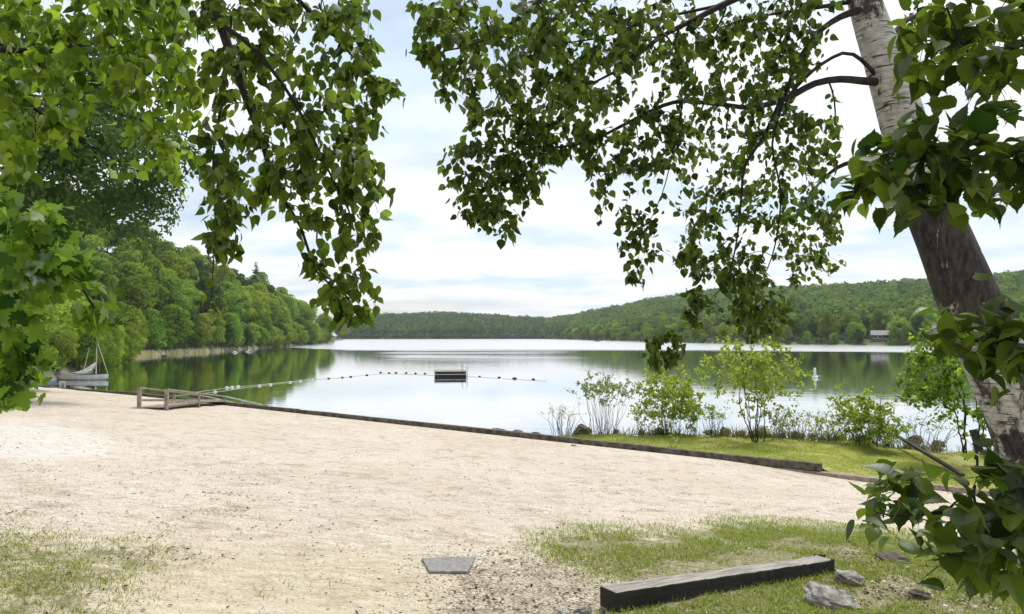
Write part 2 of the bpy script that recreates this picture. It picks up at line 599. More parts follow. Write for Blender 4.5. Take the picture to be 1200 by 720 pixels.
def tube_np(pts, rad, n=6):
    m = len(pts)
    rad = np.broadcast_to(rad, (m,))
    tan = np.gradient(pts, axis=0)
    tan /= np.linalg.norm(tan, axis=1)[:, None] + 1e-9
    ref = np.array([0.31, 0.17, 0.93])
    if abs(np.dot(tan.mean(0) / (np.linalg.norm(tan.mean(0)) + 1e-9), ref)) > 0.95:
        ref = np.array([1.0, 0.1, 0.0])
    s = np.cross(tan, ref); s /= np.linalg.norm(s, axis=1)[:, None] + 1e-9
    u = np.cross(s, tan)
    a = np.arange(n) * 2 * math.pi / n
    V = pts[:, None, :] + rad[:, None, None] * (np.cos(a)[None, :, None] * s[:, None, :] + np.sin(a)[None, :, None] * u[:, None, :])
    V = V.reshape(-1, 3)
    i = np.arange(m - 1)[:, None] * n
    j = np.arange(n)[None, :]
    j2 = (j + 1) % n
    Q = np.stack([i + j, i + j2, i + n + j2, i + n + j], axis=-1).reshape(-1, 4)
    return V, Q


def resample(pts, step):
    """Catmull-Rom through pts (rows may carry extra columns such as radius)"""
    pts = np.asarray(pts, float)
    if len(pts) == 2:
        n = max(2, int(np.linalg.norm(pts[1, :3] - pts[0, :3]) / step) + 1)
        t = np.linspace(0, 1, n)[:, None]
        return pts[0] * (1 - t) + pts[1] * t
    ext = np.vstack([2 * pts[0] - pts[1], pts, 2 * pts[-1] - pts[-2]])
    out = []
    for i in range(1, len(ext) - 2):
        p0, p1, p2, p3 = ext[i - 1:i + 3]
        n = max(2, int(np.linalg.norm(p2[:3] - p1[:3]) / step))
        for t in np.arange(n) / n:
            out.append(0.5 * ((2 * p1) + (-p0 + p2) * t + (2 * p0 - 5 * p1 + 4 * p2 - p3) * t * t + (-p0 + 3 * p1 - 3 * p2 + p3) * t ** 3))
    out.append(pts[-1])
    return np.array(out)


def inpoly(px, py, poly):
    poly = np.asarray(poly, float)
    c = np.zeros(np.shape(px), bool)
    j = len(poly) - 1
    for i in range(len(poly)):
        xi, yi = poly[i]; xj, yj = poly[j]
        hit = ((yi > py) != (yj > py)) & (px < (xj - xi) * (py - yi) / (yj - yi + 1e-12) + xi)
        c ^= hit
        j = i
    return c


def sample_poly(poly, n, rg):
    poly = np.asarray(poly, float)
    lo = poly.min(0); hi = poly.max(0)
    out = np.zeros((0, 2))
    while len(out) < n:
        q = rg.uniform(lo, hi, (n * 3, 2))
        out = np.vstack([out, q[inpoly(q[:, 0], q[:, 1], poly)]])
    return out[:n]


def unit(a):
    return a / (np.linalg.norm(a, axis=-1, keepdims=True) + 1e-9)


# ------------------------------------------------------------------ leaves
def half_leaf(stations):
    """stations: list of (along, halfwidth, lift); returns template verts and quads for a folded leaf"""
    V = []; Q = []
    for (a, w, l) in stations:
        V += [(a, -w, l + 0.35 * w), (a, 0, l), (a, w, l + 0.35 * w)]
    for i in range(len(stations) - 1):
        b = i * 3
        Q += [(b, b + 1, b + 4, b + 3), (b + 1, b + 2, b + 5, b + 4)]
    return np.array(V), np.array(Q)


_B = 0.24
_ov = [(0, 0.0), (.06, .2), (.22, .37), (.42, .38), (.66, .25), (.85, .09), (1.0, 0.0)]
OV_V = np.array([(a, 0, -_B * a * a) for a, w_ in _ov] + [(a, -w_, -_B * a * a + 0.22 * w_) for a, w_ in _ov[1:-1]] + [(a, w_, -_B * a * a + 0.22 * w_) for a, w_ in _ov[1:-1]])
_l = lambda i: 6 + i      # left outline vertex beside midrib vertex i (1..5)
_r = lambda i: 11 + i
OV_Q = np.array([q for i in range(1, 5) for q in ((i, i + 1, _l(i + 1), _l(i)), (i + 1, i, _r(i), _r(i + 1)))])
OV_T = np.array([(0, 1, _l(1)), (1, 0, _r(1)), (5, 6, _l(5)), (6, 5, _r(5))])

_st = []
for k, (a, w) in enumerate([(0, .02), (.05, .2), (.12, .32), (.17, .34), (.23, .41), (.28, .39), (.35, .43), (.41, .39), (.48, .40), (.54, .33), (.61, .32), (.67, .23), (.74, .19), (.82, .08), (1.0, .0)]):
    _st.append((a, w * 0.88, -0.22 * (a - 0.2) ** 2 + (0.012 if k % 2 else 0)))
BIG_V, BIG_Q = half_leaf(_st)

# maple: lobed outline fanned from the blade centre
_mo = [(0, 0), (.10, .14), (.02, .34), (.18, .32), (.22, .52), (.34, .44), (.52, .62), (.52, .40), (.50, .22), (.68, .30), (.74, .18), (.88, .16), (1.0, .0)]
_mv = [(a, w, -0.15 * a * a + 0.12 * abs(w)) for a, w in _mo] + [(a, -w, -0.15 * a * a + 0.12 * abs(w)) for a, w in _mo[1:-1][::-1]] + [(0.33, 0, -0.02)]
MAP_V = np.array(_mv)
_nm = len(_mv) - 1
MAP_T = np.array([(_nm, i, (i + 1) % _nm) for i in range(_nm)])


def leaves_mesh(pos, ax, nrm, size, kind, rg):
    """returns V, polys(list), lc"""
    if kind == 'ovate': T, polys = OV_V, [OV_Q, OV_T]
    elif kind == 'big': T, polys = BIG_V, [BIG_Q]
    elif kind == 'maple': T, polys = MAP_V, [MAP_T]
    ax = unit(ax)
    side = unit(np.cross(nrm, ax))
    nn = np.cross(ax, side)
    n = len(pos); m = len(T)
    curl = rg.uniform(-0.3, 1.9, n)
    wid = rg.uniform(0.78, 1.12, n)
    V = (pos[:, None, :] + size[:, None, None] * (T[None, :, 0, None] * ax[:, None, :]
         + (T[None, :, 1, None] * wid[:, None, None]) * side[:, None, :]
         + (T[None, :, 2, None] * curl[:, None, None]) * nn[:, None, :]))
    V = V.reshape(-1, 3)
    off = (np.arange(n) * m)[:, None, None]
    out = [(p[None] + off).reshape(-1, p.shape[1]) for p in polys]
    lc = np.repeat(np.clip(rg.normal(0.45, 0.27, n), 0, 1), m)
    return V, out, lc


def grow(nodes, rads, seeds, rg, maxlen=0.5, sag=0.06):
    """connect every seed to the nearest node of the growing skeleton; returns list of edge polylines"""
    nodes = np.asarray(nodes, float)
    d0 = np.min(np.linalg.norm(seeds[:, None, :] - nodes[None], axis=2), axis=1)
    seeds = seeds[np.argsort(d0)]
    buf = np.zeros((len(nodes) + len(seeds) * 4, 3)); buf[:len(nodes)] = nodes
    br = np.zeros(len(buf)); br[:len(nodes)] = rads
    k = len(nodes)
    edges = []
    for s in seeds:
        dv = buf[:k] - s
        dist = np.sqrt((dv * dv).sum(1)) - 0.25 * np.clip(dv[:, 2], -0.5, 0.5)
        i = int(np.argmin(dist))
        a = buf[i]
        L = np.linalg.norm(s - a)
        nseg = 5
        t = np.linspace(0, 1, nseg)[:, None]
        pts = a * (1 - t) + s * t
        wob = rg.normal(0, 0.05 * L, (1, 3))
        pts = pts + np.sin(t * math.pi) * (wob + np.array([0, 0, sag * L * 2]))
        r0 = min(br[i], 0.012) * 0.72
        r0 = max(r0, 0.0011)
        r1 = max(r0 * 0.6, 0.0009)
        edges.append((pts, np.linspace(r0, r1, nseg)))
        for j in (2, 3, 4):
            buf[k] = pts[j]; br[k] = r0 + (r1 - r0) * j / 4; k += 1
    return edges


def canopy(parent, nodes, rads, seeds, rg, leaf_mat, twig_mat, kind='ovate', per=9, size=(0.05, 0.075), down=0.8, spread=0.5,
           flat=0.0, span=0.35, names=('branches', 'foliage'), scale_twig=1.0, sag=0.06, wood=None):
    edges = grow(nodes, rads, seeds, rg, sag=sag)
    TV = []; TQ = []; n = 0
    for V, Q in (wood or []):
        TV.append(V); TQ.append(Q + n); n += len(V)
    LP = []; LA = []
    for pts, rr in edges:
        V, Q = tube_np(pts, rr * scale_twig, 4)
        TV.append(V); TQ.append(Q + n); n += len(V)
        L = np.linalg.norm(pts[-1] - pts[0])
        k = max(2, int(rg.poisson(per)))
        t0 = max(0.0, 1 - span / max(L, 0.01)) if L > span else 0.0
        t = rg.uniform(t0, 1.0, k)
        idx = t * (len(pts) - 1)
        i0 = np.clip(idx.astype(int), 0, len(pts) - 2)
        fr = (idx - i0)[:, None]
        p = pts[i0] * (1 - fr) + pts[i0 + 1] * fr
        dirn = unit(pts[-1] - pts[0])
        a = rg.normal(0, spread, (k, 3)) + dirn * 0.45 + np.array([0, 0, -down])
        p = p + unit(rg.normal(0, 1, (k, 3))) * rg.uniform(0.0, 0.075, (k, 1)) * (np.mean(size) / 0.06)
        LP.append(p); LA.append(a)
    LP = np.concatenate(LP); LA = unit(np.concatenate(LA))
    nn = rg.normal(0, 1, LP.shape) * (1 - flat) + np.array([0, -0.15, 1.0]) * flat * 1.4
    sz = size[0] * 0.8 + (size[1] * 1.05 - size[0] * 0.8) * rg.beta(2.0, 2.0, len(LP))
    V, polys, lc = leaves_mesh(LP, LA, nn, sz, kind, rg)
    tw = link(names[0], mesh_np(names[0], np.concatenate(TV), [np.concatenate(TQ)]), twig_mat, parent)
    fo = link(names[1], mesh_np(names[1], V, polys, {'lc': lc}, True), leaf_mat, parent)
    return tw, fo, len(LP)


def branch_nodes(spec, step=0.12):
    """spec rows (px,py,depth,radius) -> resampled points and radii"""
    rows = np.array([list(P(a, b, d)) + [r] for a, b, d, r in spec])
    rs = resample(rows, step)
    return rs[:, :3], np.maximum(rs[:, 3], 0.0012)


# ------------------------------------------------------------------ world and sun
SUN_AZ = R(38)     # measured from +Y, negative = to the left
SUN_EL = R(64)
w = bpy.data.worlds.new('World')
scene.world = w
w.use_nodes = True
nt = w.node_tree
nt.nodes.clear()
sky = nd(nt, 'ShaderNodeTexSky', sky_type='NISHITA')
sky.sun_disc = False
sky.sun_elevation = SUN_EL
sky.sun_rotation = SUN_AZ
sky.air_density = 1.0
sky.dust_density = 1.5
tc = nd(nt, 'ShaderNodeTexCoord')
sp = nd(nt, 'ShaderNodeSeparateXYZ')
nt.links.new(tc.outputs['Generated'], sp.inputs[0])
mz = nd(nt, 'ShaderNodeMath', operation='MAXIMUM'); mz.inputs[1].default_value = 0.0
nt.links.new(sp.outputs[2], mz.inputs[0])
az = nd(nt, 'ShaderNodeMath', operation='ADD'); az.inputs[1].default_value = 0.10
nt.links.new(mz.outputs[0], az.inputs[0])
dx = nd(nt, 'ShaderNodeMath', operation='DIVIDE'); dy = nd(nt, 'ShaderNodeMath', operation='DIVIDE')
nt.links.new(sp.outputs[0], dx.inputs[0]); nt.links.new(az.outputs[0], dx.inputs[1])
nt.links.new(sp.outputs[1], dy.inputs[0]); nt.links.new(az.outputs[0], dy.inputs[1])
cx = nd(nt, 'ShaderNodeCombineXYZ')
nt.links.new(dx.outputs[0], cx.inputs[0]); nt.links.new(dy.outputs[0], cx.inputs[1])
cx.inputs[2].default_value = 3.1
cn = noise_of(nt, cx.outputs[0], 0.55, 7, 0.55, 0.35)
mask = ramp_of(nt, cn.outputs['Fac'], [(0.38, (0.42, 0.42, 0.42)), (0.56, (1, 1, 1))])
cn2 = noise_of(nt, cx.outputs[0], 1.3, 5, 0.5, 0.2)
ccol = ramp_of(nt, cn2.outputs['Fac'], [(0.37, (5.4, 6.4, 7.4)), (0.53, (7.7, 7.8, 7.85))])
mx = mixc(nt, mask.outputs[0], sky.outputs[0], ccol.outputs[0])
bg = nd(nt, 'ShaderNodeBackground')
bg.inputs['Strength'].default_value = 0.1
nt.links.new(mx, bg.inputs['Color'])
wo = nd(nt, 'ShaderNodeOutputWorld')
nt.links.new(bg.outputs[0], wo.inputs[0])

sl = bpy.data.lights.new('sun', 'SUN')
sl.energy = 2.6
sl.angle = R(12)
sl.color = (1.0, 0.95, 0.86)
so = bpy.data.objects.new('sun', sl)
COL.objects.link(so)
to_sun = Vector((math.sin(SUN_AZ) * math.cos(SUN_EL), math.cos(SUN_AZ) * math.cos(SUN_EL), math.sin(SUN_EL)))
so.rotation_euler = to_sun.to_track_quat('Z', 'Y').to_euler()
so.location = (-20, 30, 40)

scene.view_settings.view_transform = 'Standard'
scene.view_settings.look = 'None'
scene.view_settings.exposure = 0.56
scene.view_settings.gamma = 1.0

# ------------------------------------------------------------------ ground sheet (polar around the camera)
# shore distance and hill profile per azimuth; azimuth given by photo column px (or beyond)
def az_of(px):
    return math.atan((px - 600) / F)


SH = [(-900, 36), (-300, 50), (0, 66), (60, 74), (110, 96), (150, 160), (245, 196), (300, 240), (345, 300), (378, 372), (392, 400), (398, 880), (430, 905), (640, 900), (690, 640), (760, 470), (830, 390), (900, 346), (1060, 325), (1200, 290), (1700, 190), (2600, 120)]
SH_AZ = np.array([az_of(p) for p, d in SH]); SH_D = np.array([d for p, d in SH], float)
RG = [(-900, 120, 16), (-300, 190, 26), (0, 230, 31), (100, 250, 30), (150, 262, 28.5), (200, 280, 27), (250, 305, 25), (300, 345, 18), (345, 400, 11), (380, 440, 5), (394, 450, 1), (400, 1150, 12), (430, 1200, 24), (520, 1250, 30), (600, 1250, 24), (640, 1150, 18), (700, 1050, 28), (760, 960, 38), (830, 880, 44), (900, 840, 43), (1000, 800, 42), (1090, 780, 43), (1200, 760, 45), (1700, 600, 60), (2600, 500, 60)]
RG_AZ = np.array([az_of(p) for p, d, h in RG]); RG_D = np.array([d for p, d, h in RG], float); RG_H = np.array([h for p, d, h in RG], float)


_sx = np.sin(SH_AZ) * SH_D; _sy = np.cos(SH_AZ) * SH_D


def shore_dist(az, d):
    x = np.sin(az) * d; y = np.cos(az) * d
    best = np.full(np.shape(x), 1e9)
    for i in range(len(_sx) - 1):
        ax_, ay_ = _sx[i], _sy[i]; bx_, by_ = _sx[i + 1] - ax_, _sy[i + 1] - ay_
        t = np.clip(((x - ax_) * bx_ + (y - ay_) * by_) / (bx_ * bx_ + by_ * by_), 0, 1)
        best = np.minimum(best, np.hypot(x - ax_ - t * bx_, y - ay_ - t * by_))
    return best


def land(az, d):
    ds = np.interp(az, SH_AZ, SH_D)
    dr = np.interp(az, RG_AZ, RG_D)
    hr = np.interp(az, RG_AZ, RG_H)
    t = np.clip((d - ds) / np.maximum(dr - ds, 1), 0, 1)
    left = np.clip((R(-12) - az) / R(4), 0, 1)
    prof = left * np.sin(t * math.pi / 2) ** 0.9 + (1 - left) * (0.55 * t + 0.45 * t * t * (3 - 2 * t))
    z = WATER + 0.25 + np.clip((d - ds) / 4, 0, 1) * 0.45 + np.minimum(hr * prof, 0.6 * shore_dist(az, d) ** 1.02)
    z = z - np.clip((d - dr) / 900, 0, 1) * hr * 0.35
    z = np.where(d < ds, WATER + 0.25 - np.clip((ds - d) / 4, 0, 1) * 1.9, z)
    return z


azs = np.concatenate([np.linspace(R(-180), R(-62), 60), np.linspace(R(-62), R(66), 560)[1:], np.linspace(R(66), R(180), 60)[1:]])
rs_ = np.concatenate([[1.0], np.geomspace(6, 60, 16), np.linspace(64, 420, 90), np.linspace(430, 1400, 80), np.geomspace(1500, 6000, 12)])
A_, D_ = np.meshgrid(azs, rs_, indexing='ij')
X_ = D_ * np.sin(A_); Y_ = D_ * np.cos(A_)
Z_ = land(A_, D_)
S_ = N2[0] * X_ + N2[1] * Y_
T_ = U2[0] * X_ + U2[1] * Y_
# our own bank: solid under the beach and behind it
near = smooth(3.0, -2.0, S_ - swall(T_))
behind = -1.0 - 0.02 * S_
own = np.where(S_ < -38, -0.05 * S_ - 0.25 - (S_ + 38) * 0.02, -0.6 + gz(X_, Y_))
okn = np.where((S_ < swall(T_) - 0.4), 1.0, 0.0)
Z_ = np.where(S_ < swall(T_) + 1.5, np.where(okn > 0, own, WATER - 1.2), Z_)
na, nr = A_.shape
idx = np.arange(na * nr).reshape(na, nr)
Q = np.stack([idx[:-1, :-1], idx[:-1, 1:], idx[1:, 1:], idx[1:, :-1]], -1).reshape(-1, 4)
Q = Q[:, ::-1]
g = link('ground', mesh_np('ground', np.stack([X_, Y_, Z_], -1).reshape(-1, 3), [Q], None, True), M['ground'])
tag(g, 'wooded land and lake bed under the trees all round the lake', 'ground', kind='structure')

# lake
xs = np.concatenate([np.linspace(-2500, -320, 20), np.linspace(-300, 500, 101), np.linspace(520, 2500, 20)])
ys = np.concatenate([np.linspace(-60, 480, 181), np.linspace(490, 1500, 30)])
XX, YY = np.meshgrid(xs, ys, indexing='ij')
PXL = 600 + F * XX / np.maximum(YY, 1)
dist = np.hypot(XX, YY)
# wind-ruffled far half of the lake; calm under the left hill and in our bay
edge = np.interp(PXL, [-400, 120, 240, 330, 370, 420, 700, 1300], [900, 420, 340, 260, 215, 195, 190, 185])
ruff = smooth(-26, 44, dist - edge)
ctr = smooth(400, 470, PXL) * smooth(760, 640, PXL) * smooth(85, 125, dist)
ruff = np.maximum(ruff, 0.50 * ctr)
ruff = 0.05 + 0.95 * ruff
idx = np.arange(XX.size).reshape(XX.shape)
Q = np.stack([idx[:-1, :-1], idx[1:, :-1], idx[1:, 1:], idx[:-1, 1:]], -1).reshape(-1, 4)
lk = link('lake_water', mesh_np('lake_water', np.stack([XX, YY, np.full(XX.shape, WATER)], -1).reshape(-1, 3), [Q], {'ruffle': ruff.ravel()}, True), M['water'])
tag(lk, 'calm lake mirroring pale cloud and wooded hills', 'lake', kind='structure')

# ------------------------------------------------------------------ beach
GRASS_R = [(628, 632), (690, 622), (760, 628), (860, 612), (1000, 618), (1110, 640), (1260, 655), (1300, 800), (640, 800), (735, 690), (690, 668), (650, 655)]
GRASS_L = [(-60, 610), (40, 640), (110, 632), (195, 640), (185, 660), (130, 690), (110, 725), (60, 800), (-80, 800)]
GRAVEL = [(520, 668), (560, 655), (650, 650), (700, 668), (735, 690), (720, 730), (690, 800), (500, 800), (505, 720)]
STRAW = [(-100, 600), (300, 600), (620, 610), (900, 590), (1300, 600), (1300, 900), (-200, 900)]


def proj(x, y, z):
    d = np.stack([x - CAM[0], y - CAM[1], z - CAM[2]], -1)
    dep = d @ fw
    dep = np.where(dep > 0.3, dep, 0.3)
    return 600 + F * (d @ rt) / dep, 360 - F * (d @ up) / dep, dep


ts = np.concatenate([np.arange(-80, -22, 0.5), np.arange(-22, 8, 0.10), np.arange(8, 40.1, 0.5)])
us = np.concatenate([np.arange(-40, -2, 0.8), np.arange(-2, 19.0, 0.10), [19.2, 19.4, 19.6, 19.75]])
TT, SS = np.meshgrid(ts, us, indexing='ij')
SS = np.where(SS > 0, SS * swall(TT) / SW, SS)
bx = N2[0] * SS + U2[0] * TT
by = N2[1] * SS + U2[1] * TT
bz = gz(bx, by) + lump(bx, by) * smooth(19.6, 18.5, SS)
ppx, ppy, dep = proj(bx, by, bz)
front = (by > 0.8)


def blurmask(poly, px=None, py=None):
    acc = np.zeros(bx.shape)
    offs = [(0, 0), (14, 0), (-14, 0), (0, 6), (0, -6), (26, 8), (-26, -8), (-22, 9), (22, -9)]
    for ox, oy in offs:
        acc += inpoly(ppx + ox, ppy + oy, poly) & front
    return acc / len(offs)


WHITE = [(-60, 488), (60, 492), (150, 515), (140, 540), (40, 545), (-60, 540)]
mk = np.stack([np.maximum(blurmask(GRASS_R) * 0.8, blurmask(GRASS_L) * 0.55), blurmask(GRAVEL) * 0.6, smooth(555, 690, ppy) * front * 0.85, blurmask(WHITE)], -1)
idx = np.arange(bx.size).reshape(bx.shape)
Q = np.stack([idx[:-1, :-1], idx[:-1, 1:], idx[1:, 1:], idx[1:, :-1]], -1).reshape(-1, 4)[:, ::-1]
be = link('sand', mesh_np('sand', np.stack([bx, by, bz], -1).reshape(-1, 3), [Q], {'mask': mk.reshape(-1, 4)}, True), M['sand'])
tag(be, 'pale trodden sand sloping down to the timber edge', 'beach', kind='structure')


def wallpt(t, s=None, z=0.0):
    s = float(swall(t)) if s is None else s
    return np.array([N2[0] * s + U2[0] * t, N2[1] * s + U2[1] * t, z])


# ------------------------------------------------------------------ lawn behind the timber edge
def lawn_z(t):
    return -1.70 - 0.16 * smooth(TB - 0.3, TB + 0.3, t)


shore_px = [(628, 514.5), (650, 511), (700, 509), (760, 508), (830, 509), (900, 512), (960, 514), (1060, 518), (1140, 523), (1300, 534), (1700, 560)]
shore_w = np.array([on_z(a, b, -1.72)[:2] for a, b in shore_px])
sh_t = shore_w @ U2; sh_s = shore_w @ N2
o_ = np.argsort(sh_t); sh_t = sh_t[o_]; sh_s = sh_s[o_]


def shore_s(t):
    return np.interp(t, sh_t, sh_s)


lt = np.arange(sh_t[0], 14, 0.12)
ju = np.linspace(0, 1, 26)
extra = [(0.25, -0.25), (0.5, -0.6), (1.2, -1.4)]
rows = []
for t in lt:
    s0 = SW + 0.13; s1 = max(float(shore_s(t)), s0 + 0.05)
    s1 += 0.12 * math.sin(t * 2.1) + 0.08 * math.sin(t * 5.3)
    s1 = max(s1, s0 + 0.05)
    z0 = float(lawn_z(t))
    rr = []
    for u in ju:
        s = s0 + (s1 - s0) * u
        rr.append((N2[0] * s + U2[0] * t, N2[1] * s + U2[1] * t, z0 + 0.03 * math.sin(s * 3 + t) * u + 0.02 * math.sin(t * 3.7) * u - 0.05 * u))
    for e, dz in extra:
        s = s1 + e
        rr.append((N2[0] * s + U2[0] * t, N2[1] * s + U2[1] * t, z0 + dz))
    rows.append(rr)
lw = np.array(rows)
idx = np.arange(lw.shape[0] * lw.shape[1]).reshape(lw.shape[:2])
Q = np.stack([idx[:-1, :-1], idx[:-1, 1:], idx[1:, 1:], idx[1:, :-1]], -1).reshape(-1, 4)[:, ::-1]
la = link('lawn', mesh_np('lawn', lw.reshape(-1, 3), [Q], None, True), M['lawn'])
tag(la, 'narrow mown lawn between the timber edge and the lake', 'lawn', kind='structure')


# ------------------------------------------------------------------ grass blades, litter, pebbles (uncountable)
def blades(name, pts, hgt, wid, mat, label, cat, rg, lean=0.6):
    n = len(pts)
    h = rg.uniform(hgt[0], hgt[1], n); wd = rg.uniform(wid[0], wid[1], n)
    a = rg.uniform(0, 2 * math.pi, n)
    side = np.stack([np.cos(a), np.sin(a), np.zeros(n)], -1)
    ln_ = np.stack([rg.normal(0, lean, n), rg.normal(0, lean, n), np.ones(n)], -1)
    ln_ = unit(ln_) * h[:, None]
    mid = pts + ln_ * 0.55
    tip = pts + ln_ + np.stack([ln_[:, 0] * 0.4, ln_[:, 1] * 0.4, -0.15 * h], -1)
    s = side * wd[:, None] / 2
    V = np.stack([pts - s, pts + s, mid + s * 0.8, mid - s * 0.8, tip], 1).reshape(-1, 3)
    o = (np.arange(n) * 5)[:, None]
    Qd = np.array([[0, 1, 2, 3]]) + o; Tr = np.array([[3, 2, 4]]) + o
    lc = np.repeat(np.clip(rg.normal(0.5, 0.28, n), 0, 1), 5)
    ob = link(name, mesh_np(name, V, [Qd, Tr], {'lc': lc}), mat)
    return tag(ob, label, cat, kind='stuff')


def scatter_px(poly, n, rg, keep=None, soft=7.0):
    """points on the sand, even per unit of ground, inside a photo-space polygon"""
    poly = np.asarray(poly, float)
    c = np.array([on_g(min(max(a, -200), 1500), min(max(b, 430), 800)) for a, b in poly])
    lo = c[:, :2].min(0) - 0.4; hi = c[:, :2].max(0) + 0.4
    out = np.zeros((0, 2))
    for _ in range(60):
        q = rg.uniform(lo, hi, (n * 2, 2))
        a, b, dd = proj(q[:, 0], q[:, 1], gz(q[:, 0], q[:, 1]))
        ok = inpoly(a + rg.normal(0, soft * 2.6, len(q)), b + rg.normal(0, soft, len(q)), poly) & (q[:, 1] > 1.5)
        q = q[ok]
        if keep is not None:
            q = q[keep(q, rg)]
        out = np.vstack([out, q])
        if len(out) >= n: break
    out = out[:n]
    return np.column_stack([out, gz(out[:, 0], out[:, 1]) + lump(out[:, 0], out[:, 1])])


def fbm(x, y, s):
    v = 0
    for k in range(4):
        f = s * 1.9 ** k
        v = v + np.sin(x * f + 1.3 * k + 2 * np.sin(y * f * 0.7 + k)) * np.sin(y * f * 1.1 + 2.1 * k + 2 * np.sin(x * f * 0.8)) / 1.6 ** k
    return v


def patchy(s, thr):
    def k(q, rg):
        return fbm(q[:, 0], q[:, 1], s) + rg.normal(0, 0.25, len(q)) > thr
    return k


rg = np.random.default_rng(11)
gp = scatter_px(GRASS_R, 62000, rg, patchy(1.7, -0.6))
blades('grass', gp, (0.02, 0.075), (0.004, 0.009), M['grass'], 'yellow green grass growing round the loose foreground timber', 'grass', rg)
gp = scatter_px(GRASS_L, 6000, rg, patchy(2.6, -0.05), 14.0)
blades('grass', gp, (0.015, 0.05), (0.004, 0.009), M['grass'], 'thin grass patch in the sand at lower left', 'grass', rg)
gp = np.vstack([scatter_px([(190, 580), (240, 575), (295, 590), (280, 610), (210, 605)], 380, rg, patchy(2.5, 0.3)),
                scatter_px(GRASS_L, 4500, rg, patchy(2.2, -0.2), 18.0),
                scatter_px(GRASS_R, 3500, rg, patchy(2.2, 0.0), 10.0),
                scatter_px([(380, 640), (430, 630), (450, 650), (390, 660)], 60, rg, patchy(2.5, 0.1)),
                scatter_px([(860, 598), (905, 596), (915, 608), (870, 610)], 160, rg, patchy(2.5, 0.0)),
                scatter_px([(560, 610), (680, 600), (720, 625), (600, 640)], 120, rg, patchy(2.5, 0.3)),
                scatter_px([(-60, 560), (330, 560), (420, 720), (-60, 720)], 900, rg, patchy(1.9, 0.75))])
blades('dry_grass', gp, (0.02, 0.07), (0.004, 0.009), M['dry_grass'], 'scattered dry grass tufts on the open sand', 'grass', rg, 0.9)

# lawn blades
t_ = rg.uniform(sh_t[0] + 0.3, 10, 42000)
u_ = rg.uniform(0, 1, len(t_))
s1_ = np.maximum(shore_s(t_), SW + 0.2)
s_ = SW + 0.16 + (s1_ - SW - 0.16) * u_
lp = np.stack([N2[0] * s_ + U2[0] * t_, N2[1] * s_ + U2[1] * t_, lawn_z(t_) - 0.04 * u_], -1)
ok = fbm(lp[:, 0], lp[:, 1], 0.9) + rg.normal(0, 0.4, len(lp)) > -0.35
blades('grass', lp[ok], (0.03, 0.075), (0.008, 0.016), M['grass'], 'grass blades of the narrow lawn by the lake', 'grass', rg)


def pebbles(name, pts, size, mat, label, cat, rg, flat=0.55):
    n = len(pts)
    base = np.array([(1, 0, 0), (-1, 0, 0), (0, 1, 0), (0, -1, 0), (0, 0, 1), (0, 0, -1), (.65, .65, .55), (-.65, .65, .55), (.65, -.65, .55), (-.65, -.65, .55)], float)
    fc = np.array([(4, 0, 6), (4, 6, 2), (4, 2, 7), (4, 7, 1), (4, 1, 9), (4, 9, 3), (4, 3, 8), (4, 8, 0), (0, 2, 6), (2, 1, 7), (1, 3, 9), (3, 0, 8)])
    sz = size[0] + (size[1] - size[0]) * rg.random(n) ** 2.2
    a = rg.uniform(0, 6.28, n)
    el = rg.uniform(0.55, 1.0, (n, 1))
    b = base[None] * np.stack([np.ones(n), el[:, 0], np.full(n, flat)], -1)[:, None, :] * rg.uniform(0.75, 1.2, (n, 10, 1))
    x = b[..., 0] * np.cos(a)[:, None] - b[..., 1] * np.sin(a)[:, None]
    y = b[..., 0] * np.sin(a)[:, None] + b[..., 1] * np.cos(a)[:, None]
    V = np.stack([x, y, b[..., 2]], -1) * sz[:, None, None] + pts[:, None, :]
    Tr = (fc[None] + (np.arange(n) * 10)[:, None, None]).reshape(-1, 3)
    lc = np.repeat(np.clip(rg.normal(0.5, 0.25, n), 0, 1), 10)
    return tag(link(name, mesh_np(name, V.reshape(-1, 3), [Tr], {'lc': lc}), mat), label, cat, kind='stuff')


pp = np.vstack([scatter_px(GRAVEL, 8500, rg, None, 16.0), scatter_px([(440, 640), (760, 640), (780, 800), (430, 800)], 2200, rg, None, 20.0)])
pebbles('gravel', pp, (0.004, 0.017), M['pebble'], 'brown and grey gravel spread beside the slab and timber', 'gravel', rg)
pp = scatter_px([(980, 650), (1250, 650), (1300, 800), (900, 800), (930, 700)], 1800, rg, patchy(2.0, -0.2))
pebbles('wood_chips', pp, (0.006, 0.03), M['pebble'], 'chips and stones among the boulders at lower right', 'wood chips', rg, 0.3)


def litter(pts, rg):
    n = len(pts)
    ln_ = rg.uniform(0.012, 0.06, n); wd = np.minimum(ln_ * rg.uniform(0.12, 0.7, n), 0.022)
    a = rg.uniform(0, 6.28, n)
    d = np.stack([np.cos(a), np.sin(a), rg.normal(0, 0.15, n)], -1) * ln_[:, None] / 2
    s = np.stack([-np.sin(a), np.cos(a), rg.normal(0, 0.25, n)], -1) * wd[:, None] / 2
    c = pts + np.array([0, 0, 0.009])
    V = np.stack([c - d, c - d * 0.1 + s + (0, 0, 0.006), c + d, c + d * 0.1 - s], 1).reshape(-1, 3)
    V = np.vstack([V])
    Qd = np.array([[0, 1, 2, 3]]) + (np.arange(n) * 4)[:, None]
    lc = np.repeat(rg.random(n), 4)
    return tag(link('leaf_litter', mesh_np('leaf_litter', V, [Qd], {'lc': lc}), M['litter']),
               'dead leaf and twig bits scattered over the sand', 'leaf litter', kind='stuff')


